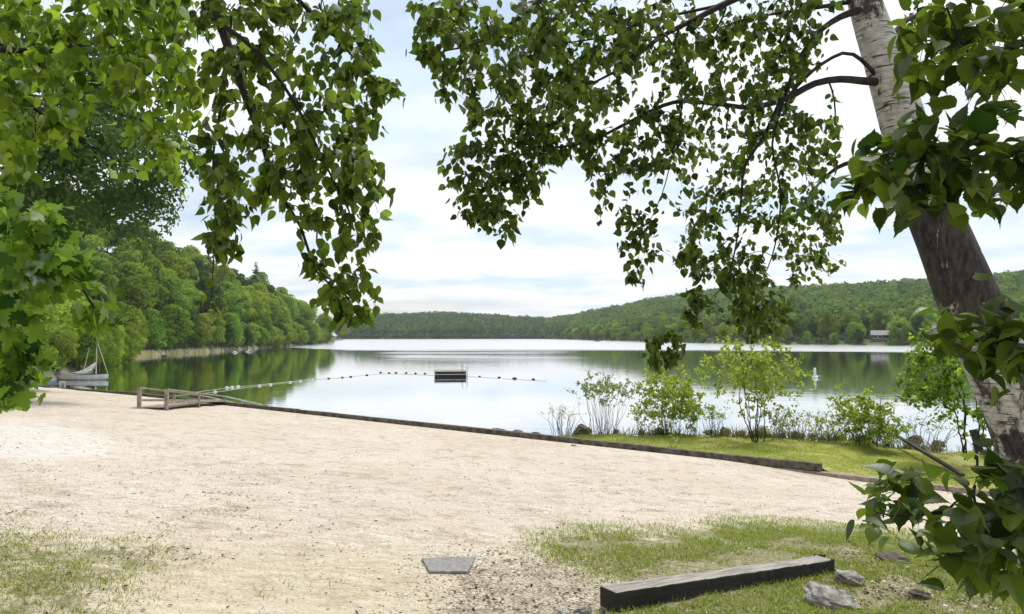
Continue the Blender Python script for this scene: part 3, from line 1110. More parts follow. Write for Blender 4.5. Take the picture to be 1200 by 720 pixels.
lp = np.vstack([scatter_px([(-60, 500), (1060, 560), (1100, 640), (760, 800), (-100, 800)], 1500, rg),
                scatter_px([(-60, 540), (330, 560), (420, 640), (200, 700), (-60, 700)], 600, rg, patchy(2.2, 0.2)),
                scatter_px([(960, 645), (1250, 640), (1300, 800), (900, 800)], 3600, rg), scatter_px(GRAVEL, 350, rg), scatter_px(GRASS_R, 700, rg)])
litter(lp, rg)


# ------------------------------------------------------------------ stones
def rock_mesh(rx, ry, rz, seed, sub=4, rough=0.22):
    import bmesh
    bm = bmesh.new()
    bmesh.ops.create_icosphere(bm, subdivisions=sub, radius=1)
    r = np.random.default_rng(seed)
    planes = [(unit(r.normal(0, 1, 3)), r.uniform(0.45, 0.85)) for _ in range(12)]
    ph = r.uniform(0, 6, 6)
    for v in bm.verts:
        c = np.array(v.co)
        for nrm, dd in planes:
            k = c @ nrm
            if k > dd: c = c - nrm * (k - dd) * 0.97
        c = c * (1 + rough * 0.4 * math.sin(c[0] * 5 + ph[0]) * math.sin(c[1] * 6 + ph[1]) + rough * 0.25 * math.sin(c[2] * 13 + ph[2] + c[0] * 9) + rough * 0.13 * math.sin(c[0] * 23 + ph[3]) * math.sin(c[1] * 27 + ph[4] + c[2] * 19))
        v.co = (c[0] * rx, c[1] * ry, c[2] * rz)
    me = bpy.data.meshes.new('rock')
    bm.to_mesh(me); bm.free()
    return me


def rock(name, p, r3, label, cat, seed, mat, group=None, rz=None, tilt=(0, 0), sink=0.35):
    o = link(name, rock_mesh(*r3, seed), M[mat])
    o.location = (float(p[0]), float(p[1]), float(p[2]) + r3[2] * (1 - 2 * sink))
    o.rotation_euler = (tilt[0], tilt[1], seed * 1.3 if rz is None else rz)
    return tag(o, label, cat, group)


rock('boulder', on_g(978, 708), (0.25, 0.17, 0.12), 'large pale grey boulder just right of the timber end', 'boulder', 3, 'rock', rz=-0.35, tilt=(0.25, 0.15))
rock('boulder', on_g(993, 684), (0.17, 0.12, 0.09), 'smaller grey stone behind the large pale boulder', 'boulder', 5, 'rock', rz=-0.6)
rock('boulder', on_g(1046, 660), (0.19, 0.11, 0.09), 'dark topped stone half sunk in grass beneath big leaves', 'boulder', 9, 'dark_rock', rz=-0.6)
rock('boulder', on_g(1075, 700), (0.16, 0.10, 0.07), 'low stone in the shade under the drooping leaves', 'boulder', 13, 'dark_rock', rz=0.4)
rock('stone', on_g(660, 718), (0.05, 0.04, 0.03), 'small pale stone in the gravel left of the timber', 'stone', 21, 'pale_rock')
rock('stone', on_g(683, 717), (0.075, 0.05, 0.035), 'grey stone in the gravel beside the timber foot', 'stone', 22, 'rock')
rock('stone', on_g(707, 718), (0.05, 0.04, 0.03), 'dark stone touching the near end of the timber', 'stone', 23, 'dark_rock')
rock('boulder', on_z(681, 508, -1.78), (0.42, 0.34, 0.30), 'brown boulder at the foot of the leftmost bare shrub', 'boulder', 31, 'dark_rock', rz=0.2)
rock('boulder', on_z(892, 513, -1.78), (0.42, 0.32, 0.42), 'upright grey boulder at the foot of the tall sapling', 'boulder', 35, 'rock', rz=0.2)
rnd_b = random.Random(8)
for k, (a, b, w_, h_) in enumerate([(722, 507, .3, .2), (752, 508, .35, .2), (772, 508, .28, .2), (850, 508, .5, .26), (868, 510, .35, .22), (915, 513, .33, .2), (935, 512, .4, .22), (952, 514, .3, .18), (985, 516, .35, .2), (1010, 517, .3, .2), (1075, 519, .5, .2), (1100, 521, .55, .22), (830, 508, .3, .2)]):
    rock('boulder', on_z(a, b, -1.95), (w_ * rnd_b.uniform(.35, .8), w_ * rnd_b.uniform(.4, .7), h_ * rnd_b.uniform(.55, 1.0)), 'dark boulder in the row along the lawn bank', 'boulder', 41 + k, 'dark_rock', 'boulders along the lawn bank')
for k, (a, b, w_, lab) in enumerate([(583, 506, .42, 'larger of two dark flat stones breaking the water beside the timber edge'), (606, 507, .24, 'smaller of two dark flat stones breaking the water beside the timber edge'), (628, 510, .3, 'dark stone where the lawn tip meets the water')]):
    rock('stone', on_z(a, b, WATER), (w_, w_ * .6, 0.11), lab, 'stone', 61 + k, 'dark_rock', rz=0.0)
rock('stone', on_g(673, 523) + np.array([0, 0, 0.0]), (0.12, 0.08, 0.06), 'pale stone in the sand against the timber edge', 'stone', 65, 'pale_rock')
for k, (a, b, w_, lab) in enumerate([(137, 424.5, .7, 'pale shore rock nearest the moored sailing dinghy'), (275, 413.5, .9, 'pale rock in the shallows below the left hillside, left of two'), (293, 412.5, 1.1, 'pale rock in the shallows below the left hillside, right of two'), (193, 418, .7, 'dark rock awash in front of the tan reeds')]):
    rock('stone', on_z(a, b, WATER), (w_, w_ * .7, w_ * .4), lab, 'rock', 71 + k, 'dark_rock' if k == 3 else 'pale_rock', rz=0.0)

# ------------------------------------------------------------------ timber edging
ed = empty('timber_edging', wallpt(-20, None, -1.8), 'weathered railroad tie edging between the sand and the lake', 'retaining wall')
ox = np.array(ed.location)
tt = -78.0
k = 0
rr_ = random.Random(4)
while tt < TB - 0.05:
    t2 = min(tt + rr_.choice([2.4, 2.5, 2.6]), TB)
    if TB - t2 < 1.0: t2 = TB
    j = rr_.uniform(-0.012, 0.012)
    a = wallpt(tt + 0.006, None, -1.725 + j) - ox; b = wallpt(t2 - 0.006, None, -1.725 + rr_.uniform(-0.012, 0.012)) - ox
    MB().beam(a, b, 0.19, 0.19).build('timber', M['old_timber'], ed, 0.012)
    tt = t2
tt = -78.0
while tt < 14:
    t2 = tt + 3.1
    a = wallpt(tt + 0.006, None, -1.925) - ox; b = wallpt(t2 - 0.006, None, -1.925 + rr_.uniform(-0.006, 0.006)) - ox
    MB().beam(a, b, 0.2, 0.19).build('timber', M['grey_wood'] if tt > TB - 3 else M['old_timber'], ed, 0.012)
    tt = t2
a = wallpt(-78, None, -2.55) - ox; b = wallpt(-43.6, None, -2.55) - ox; c = wallpt(14, None, -2.55) - ox
MB().beam(a, b, 0.18, 1.0).beam(b, c, 0.18, 1.0).build('footing_board', M['old_timber'], ed)

# loose foreground timber
pl, pr = on_g(722, 717), on_g(982, 673)
dv = unit(pr - pl)
nv = np.array([-dv[1], dv[0], 0])
h = 0.165
bmid = (pl + pr) / 2
import bmesh
bm = bmesh.new()
nseg = 44
r5 = np.random.default_rng(5)
rings = []
for i in range(nseg + 1):
    f = i / nseg
    c = pl + (pr - pl) * f
    o1 = 0.0; top_cut = 0.0
    ring = []
    for (sx, sz) in ((0, 0), (1, 0), (1, 1), (0, 1)):
        q = c + nv * (0.19 * sx) + np.array([0, 0, -0.02 + h * sz])
        if i == nseg and sz == 1: q = q - dv * 0.10
        q = q + r5.normal(0, 0.0016, 3)
        if sz == 1 and r5.random() < 0.13: q = q + nv * (0.008 if sx == 0 else -0.008) - np.array([0, 0, 0.006])
        ring.append(bm.verts.new(tuple(q)))
    rings.append(ring)
for i in range(nseg):
    for j in range(4):
        bm.faces.new((rings[i][j], rings[i][(j + 1) % 4], rings[i + 1][(j + 1) % 4], rings[i + 1][j]))
bm.faces.new(rings[0][::-1]); bm.faces.new(rings[-1])
bmesh.ops.recalc_face_normals(bm, faces=bm.faces[:])
me = bpy.data.meshes.new('loose_timber'); bm.to_mesh(me); bm.free()


def tie_mat():
    m, nt, ns, ln = newmat('tie_wood')
    mp = nd(nt, 'ShaderNodeMapping')
    tc = nd(nt, 'ShaderNodeTexCoord')
    mp.inputs['Rotation'].default_value = (0, 0, -math.atan2(dv[1], dv[0]))
    mp2 = nd(nt, 'ShaderNodeMapping'); mp2.inputs['Scale'].default_value = (1.2, 22, 22)
    ln.new(tc.outputs['Object'], mp.inputs[0]); ln.new(mp.outputs[0], mp2.inputs[0])
    n = noise_of(nt, mp2.outputs[0], 1.5, 6, 0.65, 0.3)
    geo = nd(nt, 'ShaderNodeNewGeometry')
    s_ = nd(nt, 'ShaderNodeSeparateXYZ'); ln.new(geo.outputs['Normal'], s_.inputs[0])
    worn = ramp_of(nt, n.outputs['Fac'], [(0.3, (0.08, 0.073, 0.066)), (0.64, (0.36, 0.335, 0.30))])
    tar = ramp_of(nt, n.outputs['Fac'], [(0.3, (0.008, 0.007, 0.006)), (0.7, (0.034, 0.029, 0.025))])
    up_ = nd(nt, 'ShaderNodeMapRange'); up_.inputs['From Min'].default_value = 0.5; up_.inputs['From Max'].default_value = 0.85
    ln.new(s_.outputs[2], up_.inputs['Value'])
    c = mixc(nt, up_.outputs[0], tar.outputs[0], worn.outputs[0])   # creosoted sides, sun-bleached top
    b = nd(nt, 'ShaderNodeBsdfPrincipled'); b.inputs['Roughness'].default_value = 0.85
    ln.new(c, b.inputs['Base Color'])
    bp = nd(nt, 'ShaderNodeBump'); bp.inputs['Strength'].default_value = 0.7; bp.inputs['Distance'].default_value = 0.02
    ln.new(n.outputs['Fac'], bp.inputs['Height']); ln.new(bp.outputs[0], b.inputs['Normal'])
    o = nd(nt, 'ShaderNodeOutputMaterial'); ln.new(b.outputs[0], o.inputs[0])
    return m


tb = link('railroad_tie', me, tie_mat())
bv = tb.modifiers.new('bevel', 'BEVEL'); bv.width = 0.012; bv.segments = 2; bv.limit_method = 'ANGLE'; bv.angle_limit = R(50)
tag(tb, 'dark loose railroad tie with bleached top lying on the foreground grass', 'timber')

# slab
q = [on_g(494, 658), on_g(558, 656.5), on_g(548, 674), on_g(503, 674.5)]
sb = MB(); zz = 0.035
tops = [np.array([p_[0], p_[1], p_[2] + zz]) for p_ in q]; bots = [np.array([p_[0], p_[1], p_[2] - 0.03]) for p_ in q]
sb.poly(tops + bots, [(3, 2, 1, 0), (4, 5, 6, 7), (0, 1, 5, 4), (1, 2, 6, 5), (2, 3, 7, 6), (3, 0, 4, 7)])
tag(sb.build('paving_slab', M['slab'], None, 0.008), 'dark grey tapered slab lying flat in the sand', 'slab')

# ------------------------------------------------------------------ ramp with handrails
rl = on_g(163, 478.5); rr2 = on_g(195, 481)
tow = unit(np.array([on_z(307, 481, WATER)[0], on_z(307, 481, WATER)[1], 0]) - np.array([rr2[0], rr2[1], 0]))
Lr = float(np.linalg.norm(on_z(307, 481, WATER)[:2] - rr2[:2]))
ramp = empty('entry_ramp', (rl + rr2) / 2, 'grey wooden ramp with two handrails leading over the edge into the lake', 'ramp')
o0 = np.array(ramp.location)


wk = on_z(238, 472.5, -1.62)
wkt = float(wk[:2] @ U2)
K1 = wallpt(wkt, None, -1.62)
r3 = rdir(307, 475); dd3 = (SW + 2.5) / float(N2 @ r3[:2]); K2 = CAM + r3 * dd3
Lr = float(np.linalg.norm(K2[:2] - rr2[:2]))


def rail_side(p0):
    sh = p0 - rr2
    k1 = K1 + sh * np.array([1, 1, 0]); k2 = K2 + sh * np.array([1, 1, 0])
    k1 = k1 + unit(K1 - rr2) * np.array([1, 1, 0]) * 0.02
    t0 = np.array([p0[0], p0[1], p0[2] + 0.74]); t1 = np.array([k1[0], k1[1], -1.42]); t2 = np.array([k2[0], k2[1], -2.06])
    m0 = np.array([p0[0], p0[1], p0[2] + 0.32]); m1 = np.array([k1[0], k1[1], -1.60])
    MB().beam(np.array([p0[0], p0[1], p0[2] - 0.3]) - o0, t0 - o0 + np.array([0, 0, 0.04]), 0.13, 0.13, (1, 0, 0)).build('post', M['grey_wood'], ramp, 0.01)
    h1 = (t0 + t1) / 2
    MB().beam(np.array([h1[0], h1[1], -2.0]) - o0, h1 - o0, 0.09, 0.09, (1, 0, 0)).build('post', M['grey_wood'], ramp, 0.01)
    MB().beam(np.array([k1[0], k1[1], -2.4]) - o0, t1 - o0, 0.1, 0.1, (1, 0, 0)).build('post', M['grey_wood'], ramp, 0.01)
    for f in (0.45, 1.0):
        tp = t1 + (t2 - t1) * f
        MB().beam(np.array([tp[0], tp[1], WATER - 0.5]) - o0, tp - o0, 0.09, 0.09, (1, 0, 0)).build('post', M['pale_wood'], ramp, 0.01)
    MB().beam(t0 - o0 + np.array([0, 0, 0.085]), t1 - o0 + np.array([0, 0, 0.045]), 0.11, 0.06).build('handrail', M['grey_wood'], ramp, 0.008)
    MB().beam(t1 - o0 + np.array([0, 0, 0.05]), t2 - o0 + np.array([0, 0, 0.05]), 0.11, 0.06).build('handrail', M['pale_wood'], ramp, 0.008)
    MB().beam(m0 - o0, m1 - o0, 0.05, 0.09).build('middle_rail', M['grey_wood'], ramp, 0.008)


rail_side(rl); rail_side(rr2)
cs = (rl + rr2) / 2
dk = MB()
wd_ = float(np.linalg.norm(rl[:2] - rr2[:2])) - 0.15
a0 = np.array([cs[0], cs[1], cs[2] + 0.07]); a1 = K1 + (cs - rr2); a1 = np.array([a1[0], a1[1], -1.57]); a2 = K2 + (cs - rr2); a2 = np.array([a2[0], a2[1], WATER - 0.25])
for (p_, q_) in ((a0, a1), (a1, a2)):
    nb = max(3, int(np.linalg.norm(q_ - p_) / 0.15))
    for i in range(nb):
        x0 = p_ + (q_ - p_) * (i / nb); x1 = p_ + (q_ - p_) * ((i + 0.93) / nb)
        dk.beam(x0 - o0, x1 - o0, wd_, 0.05)
dk.build('deck', M['grey_wood'], ramp)

# ------------------------------------------------------------------ swim raft
rw = on_z(510, 442.2, WATER)
raft = empty('swim_raft', rw, 'square swim raft with black sides and pale trim floating on the lake', 'raft', rz=R(7))
RW = 3.0; RD = 3.5
MB().box((0, 0, -0.25), (RW, RD, 0.22)).build('float_block', M['black'], raft, 0.03)
MB().box((-0.05, -0.05, 0.223), (RW + 0.05, RD + 0.05, 0.29)).build('trim_board', M['pale_wood'], raft, 0.01)
MB().box((0.03, 0.03, 0.293), (RW - 0.03, RD - 0.03, 0.50)).build('frame', M['black'], raft, 0.01)
dk = MB()
for i in range(18):
    x0 = -0.06 + (RW + 0.12) * i / 18
    dk.box((x0, -0.02, 0.503), (x0 + (RW + 0.12) / 18 - 0.012, RD + 0.08, 0.54))
dk.build('deck', M['grey_wood'], raft)
lad = MB()
for yy in (1.0, 1.45):
    lad.tube([(RW - 0.35, yy, 0.52), (RW - 0.33, yy, 1.05), (RW - 0.15, yy, 1.12), (RW + 0.12, yy, 1.05), (RW + 0.16, yy, 0.4), (RW + 0.16, yy, -0.5)], [0.022] * 6, 8)
for zz in (0.15, -0.1, -0.35):
    lad.tube([(RW + 0.16, 1.0, zz), (RW + 0.16, 1.45, zz)], [0.02] * 2, 6)
lad.build('ladder', M['metal'], raft, 0, True)

# ------------------------------------------------------------------ swim lines
def rope(px_pts, label):
    pts = [on_z(a, b, WATER) + np.array([0, 0, 0.012]) for a, b in px_pts]
    V, Q = tube_np(resample(np.array(pts), 1.0), 0.013, 5)
    return tag(link('rope', mesh_np('rope', V, [Q], None, True), M['rope']), label, 'rope')


rope([(222, 461), (262, 455.5), (320, 449.5), (366, 445.5), (400, 443)], 'farther of two pale swim lines stretched across the left of the lake')
rope([(205, 464), (250, 460), (300, 453), (352, 447), (372, 444.5)], 'nearer of two pale swim lines stretched across the left of the lake')
rope([(400, 443), (450, 438.5), (512, 440.5), (553, 442), (603, 445), (640, 447)], 'swim line with dark floats running either side of the raft')


def sph(bmx, c, r, sq=1.0):
    a = np.linspace(0, math.pi, 7)
    pts = [(c[0] - r * sq * math.cos(t), c[1], c[2]) for t in a]
    bmx.tube(pts, [max(r * math.sin(t), 0.003) for t in a], 8)


def floatball(px, py, r, mat, label, group, name='float'):
    p = on_z(px, py, WATER)
    m = MB(); sph(m, (0, 0, 0.03), r, 1.5)
    m.tube([(-r * 1.75, 0, 0.03), (-r * 1.4, 0, 0.03)], [r * 0.35, r * 0.35], 6)
    m.tube([(r * 1.4, 0, 0.03), (r * 1.75, 0, 0.03)], [r * 0.35, r * 0.35], 6)
    o = m.build(name, M[mat], None, 0, True)
    o.location = tuple(p)
    return tag(o, label, 'float', group)


for (a, b) in ((266, 455), (272, 454.4), (279, 453.6)):
    floatball(a, b, 0.095, 'white', 'white float in the tight cluster on the far swim line', 'white floats clustered on the far swim line')
for (a, b) in ((252, 459.8), (304, 452.7), (317, 451.3), (340, 448.5), (352, 447), (366, 445.4)):
    floatball(a, b, 0.085, 'white', 'white float spaced along the near swim line', 'white floats along the near swim line')
for (a, b) in ((385, 444), (401, 442.8), (411, 442), (430, 440), (446, 437), (456, 437.6), (464, 437.2), (476, 437.4), (487, 438), (498, 438.2)):
    floatball(a, b, 0.08, 'black', 'small dark float on the swim line left of the raft', 'dark floats left of the raft')
for (a, b, r_) in ((562, 441.6, .07), (585, 442.8, .085), (603, 444.2, .13), (625, 445, .09)):
    floatball(a, b, r_, 'black', 'small dark float on the swim line right of the raft', 'dark floats right of the raft')


def spar(px, py, hh, r, mat, label, name, arm=False):
    p = on_z(px, py, WATER)
    e = empty(name, p, label, 'buoy' if arm else 'stake')
    m = MB(); m.tube([(0, 0, -0.4), (0, 0, 0.05), (0, 0, hh * 0.6), (0, 0, hh * 0.98), (0, 0, hh)], [r, r, r * 0.75, r * 0.7, r * 0.4], 10)
    m.build('pole', M[mat], e, 0, True)
    if arm:
        m = MB(); m.tube([(0, 0, -0.1), (0, 0, 0.02), (0, 0, 0.14), (0, 0, 0.18)], [r * 1.5, r * 1.9, r * 1.9, r * 1.3], 12)
        m.build('collar', M[mat], e, 0, True)
        m = MB(); m.tube([(r, 0, 0.2), (0.55, 0, 0.16)], [0.05, 0.05], 6); m.build('arm', M['metal'], e)
    return e


spar(955, 443, 0.95, 0.15, 'white', 'white pole buoy standing upright in the right of the lake', 'pole_buoy', True)
spar(420, 424.5, 0.8, 0.07, 'hull_grey', 'thin pale stake standing in the water left of the raft', 'marker_stake')

# far rowing boat
def hull(length, beam, free, sheer=0.15, transom=0.6, n=14, deck=True):
    """hull along +X with pointed bow at +X; returns V, F"""
    V = []; Fc = []
    m = 9
    for i in range(n + 1):
        f = i / n
        x = (f - 0.5) * length
        wv = (1 - max(0, (f - 0.35) / 0.65) ** 2.2) * (transom + (1 - transom) * min(1, f / 0.35))
        wv = max(wv, 0.015)
        zt = free + sheer * max(0, f - 0.4) ** 2 * 2
        for j in range(m):
            a = -math.pi / 2 + math.pi * j / (m - 1)
            y = math.sin(a) * beam / 2 * wv
            c = max(0, math.cos(a)) ** 0.6
            z = zt - (zt + 0.12) * c * min(1, 1.15 - 0.5 * f ** 4)
            V.append((x, y, z))
    for i in range(n):
        for j in range(m - 1):
            a = i * m + j
            Fc.append((a, a + 1, a + m + 1, a + m))
    Fc.append(tuple(range(m - 1, -1, -1)))
    Fc.append(tuple(n * m + j for j in range(m)))
    return V, Fc, m, n


def hull_obj(name, mat, parent, **kw):
    V, Fc, m, n = hull(**kw)
    b = MB(); b.poly(V, Fc)
    return b.build(name, M[mat], parent, 0, True), V, m, n


def deck_obj(name, mat, parent, V, m, n, dz=-0.02, x_from=0):
    b = MB()
    vs = []
    for i in range(x_from, n + 1):
        l = V[i * m]; r_ = V[i * m + m - 1]
        vs += [(l[0], l[1] * 0.96, l[2] + dz), (l[0], 0, l[2] + dz + 0.03), (r_[0], r_[1] * 0.96, r_[2] + dz)]
    k = n - x_from
    b.poly(vs, [(3 * i + j, 3 * i + j + 1, 3 * i + j + 4, 3 * i + j + 3) for i in range(k) for j in (0, 1)])
    return b.build(name, M[mat], parent)


rb = empty('rowing_boat', on_z(700, 400.3, WATER), 'tiny dark rowing boat far out near the opposite shore', 'boat', rz=0.2)
_, V, m_, n_ = hull_obj('hull', 'black', rb, length=4.2, beam=1.4, free=0.55)
for xx in (-1.0, 0.2): MB().box((xx - 0.12, -0.6, 0.3), (xx + 0.12, 0.6, 0.34)).build('thwart', M['grey_wood'], rb)

# ------------------------------------------------------------------ sailing dinghy
sbp = on_z(97, 445.2, WATER)
SC = sbp[1] / F
sail = empty('sailing_dinghy', sbp, 'grey sailing dinghy with bare mast moored off the left bank', 'sailboat', rz=R(-4))
_, V, m_, n_ = hull_obj('hull', 'hull_grey', sail, length=62 * SC, beam=1.5, free=0.48, sheer=0.14, transom=0.7)
deck_obj('deck', 'white', sail, V, m_, n_)
rim = MB()
for side in (0, m_ - 1):
    rim.tube([V[i * m_ + side] for i in range(n_ + 1)], [0.03] * (n_ + 1), 6)
rim.build('gunwale', M['black_wood'], sail)
mx_ = 16 * SC
MB().tube([(mx_, 0, 0.4), (mx_, 0, 55 * SC)], [0.05, 0.032], 8).build('mast', M['pale_wood'], sail)
MB().tube([(-5 * SC + 0.2, 0.25, 0.4), (5 * SC, 0.25, 38 * SC)], [0.035, 0.025], 6).build('spar', M['pale_wood'], sail)
MB().tube([(mx_ + 0.02, 0, 46 * SC), (30 * SC, 0, 0.62)], [0.022, 0.022], 5).build('forestay', M['white'], sail)
MB().tube([(mx_ - 0.05, 0, 19 * SC), (mx_ - 8 * SC, 0.05, 13 * SC), (mx_ - 18 * SC, 0.1, 9 * SC), (mx_ - 26 * SC, 0.1, 8 * SC)], [0.10, 0.19, 0.15, 0.07], 8).build('furled_sail', M['white'], sail, 0, True)
MB().tube([(mx_, 0, 14 * SC), (-16 * SC, 0.1, 7.4 * SC)], [0.03, 0.03], 6).build('boom', M['pale_wood'], sail)
MB().box((-31 * SC - 0.22, -0.03, -0.3), (-31 * SC - 0.005, 0.03, 0.45)).build('rudder', M['grey_wood'], sail)

# small hull and mooring rail by the edging at far left
p = on_z(40, 452.0, -1.6)
kb = empty('beached_boat', (p[0], p[1], -1.62), 'low white and blue boat lying at the timber edge far left', 'boat', rz=R(-12))
_, V, m_, n_ = hull_obj('hull', 'blue', kb, length=3.4, beam=0.9, free=0.32)
deck_obj('deck', 'white', kb, V, m_, n_)
p = wallpt(float(on_z(66, 456, -1.7)[:2] @ U2), None, -1.62)
mr_ = empty('mooring_rail', p, 'small pale rail on two posts beside the beached boat', 'mooring rail', rz=R(-35))
for s in (-0.3, 0.3):
    MB().box((s - 0.04, -0.04, -0.4), (s + 0.04, 0.04, 0.3)).build('post', M['pale_wood'], mr_)
MB().box((-0.4, -0.05, 0.303), (0.4, 0.05, 0.36)).build('rail', M['pale_wood'], mr_)

# ------------------------------------------------------------------ chair and plank on the lawn's right
p = on_z(1161, 548, -1.86)
ch = empty('lawn_chair', p, 'black slat backed chair on the lawn beside the birch trunk', 'chair', rz=R(35))
for sx in (-0.24, 0.24):
    MB().box((sx - 0.025, -0.27, 0), (sx + 0.025, -0.22, 0.62)).build('leg', M['black_wood'], ch)
    MB().box((sx - 0.025, 0.2, 0), (sx + 0.025, 0.25, 0.42)).build('leg', M['black_wood'], ch)
    MB().box((sx - 0.05, -0.3, 0.623), (sx + 0.05, 0.3, 0.65)).build('armrest', M['black_wood'], ch)
s_ = MB()
for i in range(5): s_.box((-0.21, -0.26 + i * 0.1, 0.40), (0.21, -0.18 + i * 0.1, 0.425))
s_.build('seat', M['black_wood'], ch)
s_ = MB()
for i in range(5): s_.beam((-0.19 + i * 0.095, 0.26, 0.40), (-0.19 + i * 0.095, 0.40, 0.95), 0.07, 0.02, (0, 1, 0))
s_.beam((-0.25, 0.31, 0.6), (0.25, 0.31, 0.6), 0.03, 0.07); s_.beam((-0.25, 0.39, 0.93), (0.25, 0.39, 0.93), 0.03, 0.07)
s_.build('backrest', M['black_wood'], ch)
pa = on_z(1052, 511.5, -1.52); pb = on_z(1128, 557, -1.80)
tag(MB().beam(pa, pb, 0.11, 0.07).build('plank', M['black_wood'], None, 0.01), 'long dark plank slanting from the lawn out over the bank', 'plank')

# ------------------------------------------------------------------ shoreline shrubs and saplings
def shrub(name, base, spread, height, nstem, rg, leaf, twig, label, cat, per=7, size=(0.05, 0.09), leafy=(0.45, 1.0), nseed=60, lean=0.35, r0=0.009, group=None, kind='ovate', shape=None):
    base = np.array(base, float)
    e = empty(name, base, label, cat, group)
    TV = []; TQ = []; n = 0; nodes = []; rads = []
    for k in range(nstem):
        a = rg.uniform(0, 6.28); rr = spread * math.sqrt(rg.random())
        off = np.array([math.cos(a) * rr, math.sin(a) * rr, 0])
        hh = height * rg.uniform(0.6, 1.0)
        bs = rg.uniform(0.3, 0.85) * (0.75 if nstem > 12 else 0.35)
        p0 = off * bs; p1 = off * (0.5 * bs + 0.4) + np.array([rg.normal(0, .06), rg.normal(0, .06), hh * 0.5]); p2 = off * rg.uniform(0.7, 1.1) + np.array([rg.normal(0, lean * 0.5), rg.normal(0, lean * 0.5), hh])
        pts = resample(np.array([p0, p1, p2]), 0.12)
        pts[:, :2] += np.cumsum(rg.normal(0, 0.02, (len(pts), 2)), 0)
        ra = np.linspace(r0, r0 * 0.3, len(pts))
        V, Q = tube_np(pts, ra, 5)
        TV.append(V); TQ.append(Q + n); n += len(V)
        nodes.append(pts[len(pts) // 4:]); rads.append(ra[len(pts) // 4:])
    wood = list(zip(TV, [q - q.min() for q in TQ]))
    nodes = np.concatenate(nodes); rads = np.concatenate(rads)
    if nseed:
        q = rg.normal(0, 1, (nseed, 3)); q = unit(q) * (rg.random((nseed, 1)) ** 0.4)
        z0, z1 = leafy[0] * height, leafy[1] * height
        th = np.arctan2(q[:, 1], q[:, 0]); ph_ = rg.uniform(0, 6.28, 3)
        q = q * (1 + 0.28 * np.sin(2 * th + ph_[0]) * np.sin(3 * q[:, 2] + ph_[1]) + 0.22 * np.sin(5 * th + 4 * q[:, 2] + ph_[2]))[:, None]
        wild = rg.random(nseed) < 0.1
        q[wild] *= rg.uniform(1.05, 1.4, (int(wild.sum()), 1))
        sd = np.column_stack([q[:, 0] * spread * 1.05, q[:, 1] * spread * 1.05, (z0 + z1) / 2 + q[:, 2] * (z1 - z0) / 2])
        if shape is not None: sd = shape(sd)
        canopy(e, nodes, rads, sd, rg, leaf, twig, kind, per, size, 0.25, 0.7, 0.0, 0.35, ('stems', 'foliage'), wood=wood)
    return e


LZ = -1.74
rg = np.random.default_rng(21)
def sh_at(px, py): return on_z(px, py, LZ)
def m_at(px, py, wpx): return wpx * sh_at(px, py)[1] / F

p = sh_at(708, 510); k_ = p[1] / F
shrub('shrub', p, 38 * k_, 68 * k_, 34, rg, M['pale_leaf'], M['grey_twig'], 'shrub with pale bare stems and a pale green leafy top, nearest the lawn tip', 'shrub', 9, (0.05, 0.10), (0.5, 1.0), 150, lean=0.2)
p = sh_at(660, 511)
shrub('bare_shrub', p, 26 * k_, 38 * k_, 26, rg, M['pale_leaf'], M['grey_twig'], 'low leafless thicket of grey twigs at the lawn tip', 'shrub', nseed=60, per=2, size=(0.03, 0.06))
p = sh_at(786, 511); k_ = p[1] / F
shrub('shrub', p, 40 * k_, 80 * k_, 18, rg, M['shrub_leaf'], M['twig'], 'yellow green bushy shrub left of the tall sapling', 'shrub', 12, (0.06, 0.12), (0.1, 1.0), 330)
p = sh_at(750, 511)
shrub('shrub', p, 16 * k_, 42 * k_, 10, rg, M['shrub_leaf'], M['grey_twig'], 'small sparse shrub between the pale shrub and the yellow green bush', 'shrub', 8, (0.05, 0.09), (0.3, 1.0), 50)
p = sh_at(886, 519); k_ = p[1] / F
shrub('sapling', p, 50 * k_, 126 * k_, 7, rg, M['shrub_leaf'], M['twig'], 'tall multi stemmed sapling with yellow green leaves in the middle of the lawn edge', 'sapling', 11, (0.07, 0.12), (0.28, 1.0), 330, r0=0.02)
p = sh_at(835, 512)
shrub('bare_shrub', p, 22 * k_, 40 * k_, 18, rg, M['shrub_leaf'], M['twig'], 'dark twiggy undergrowth left of the tall sapling', 'shrub', nseed=70, per=4, size=(0.04, 0.08))
p = sh_at(942, 515)
shrub('bare_shrub', p, 30 * k_, 34 * k_, 26, rg, M['shrub_leaf'], M['grey_twig'], 'thin leafless twigs right of the tall sapling', 'shrub', nseed=60, per=2, size=(0.03, 0.06))
p = sh_at(915, 516); k_ = p[1] / F
shrub('shrub', p, 24 * k_, 44 * k_, 12, rg, M['pale_leaf'], M['grey_twig'], 'low pale green wispy shrub just right of the tall sapling', 'shrub', 6, (0.04, 0.09), (0.1, 1.0), 110)
p = sh_at(812, 511)
shrub('shrub', p, 20 * k_, 52 * k_, 10, rg, M['shrub_leaf'], M['twig'], 'thin yellow green shrub leaning between the bushy shrub and the tall sapling', 'shrub', 7, (0.05, 0.1), (0.2, 1.0), 90)
p = sh_at(970, 518)
shrub('shrub', p, 26 * k_, 38 * k_, 14, rg, M['shrub_leaf'], M['grey_twig'], 'wispy low shrub joining the left side of the round leafy shrub', 'shrub', 6, (0.04, 0.09), (0.1, 1.0), 100)
p = sh_at(1012, 521); k_ = p[1] / F
shrub('shrub', p, 36 * k_, 66 * k_, 20, rg, M['shrub_leaf'], M['twig'], 'round leafy shrub standing in front of the water left of the plank', 'shrub', 11, (0.06, 0.11), (0.05, 0.95), 280)
p = sh_at(1040, 524)
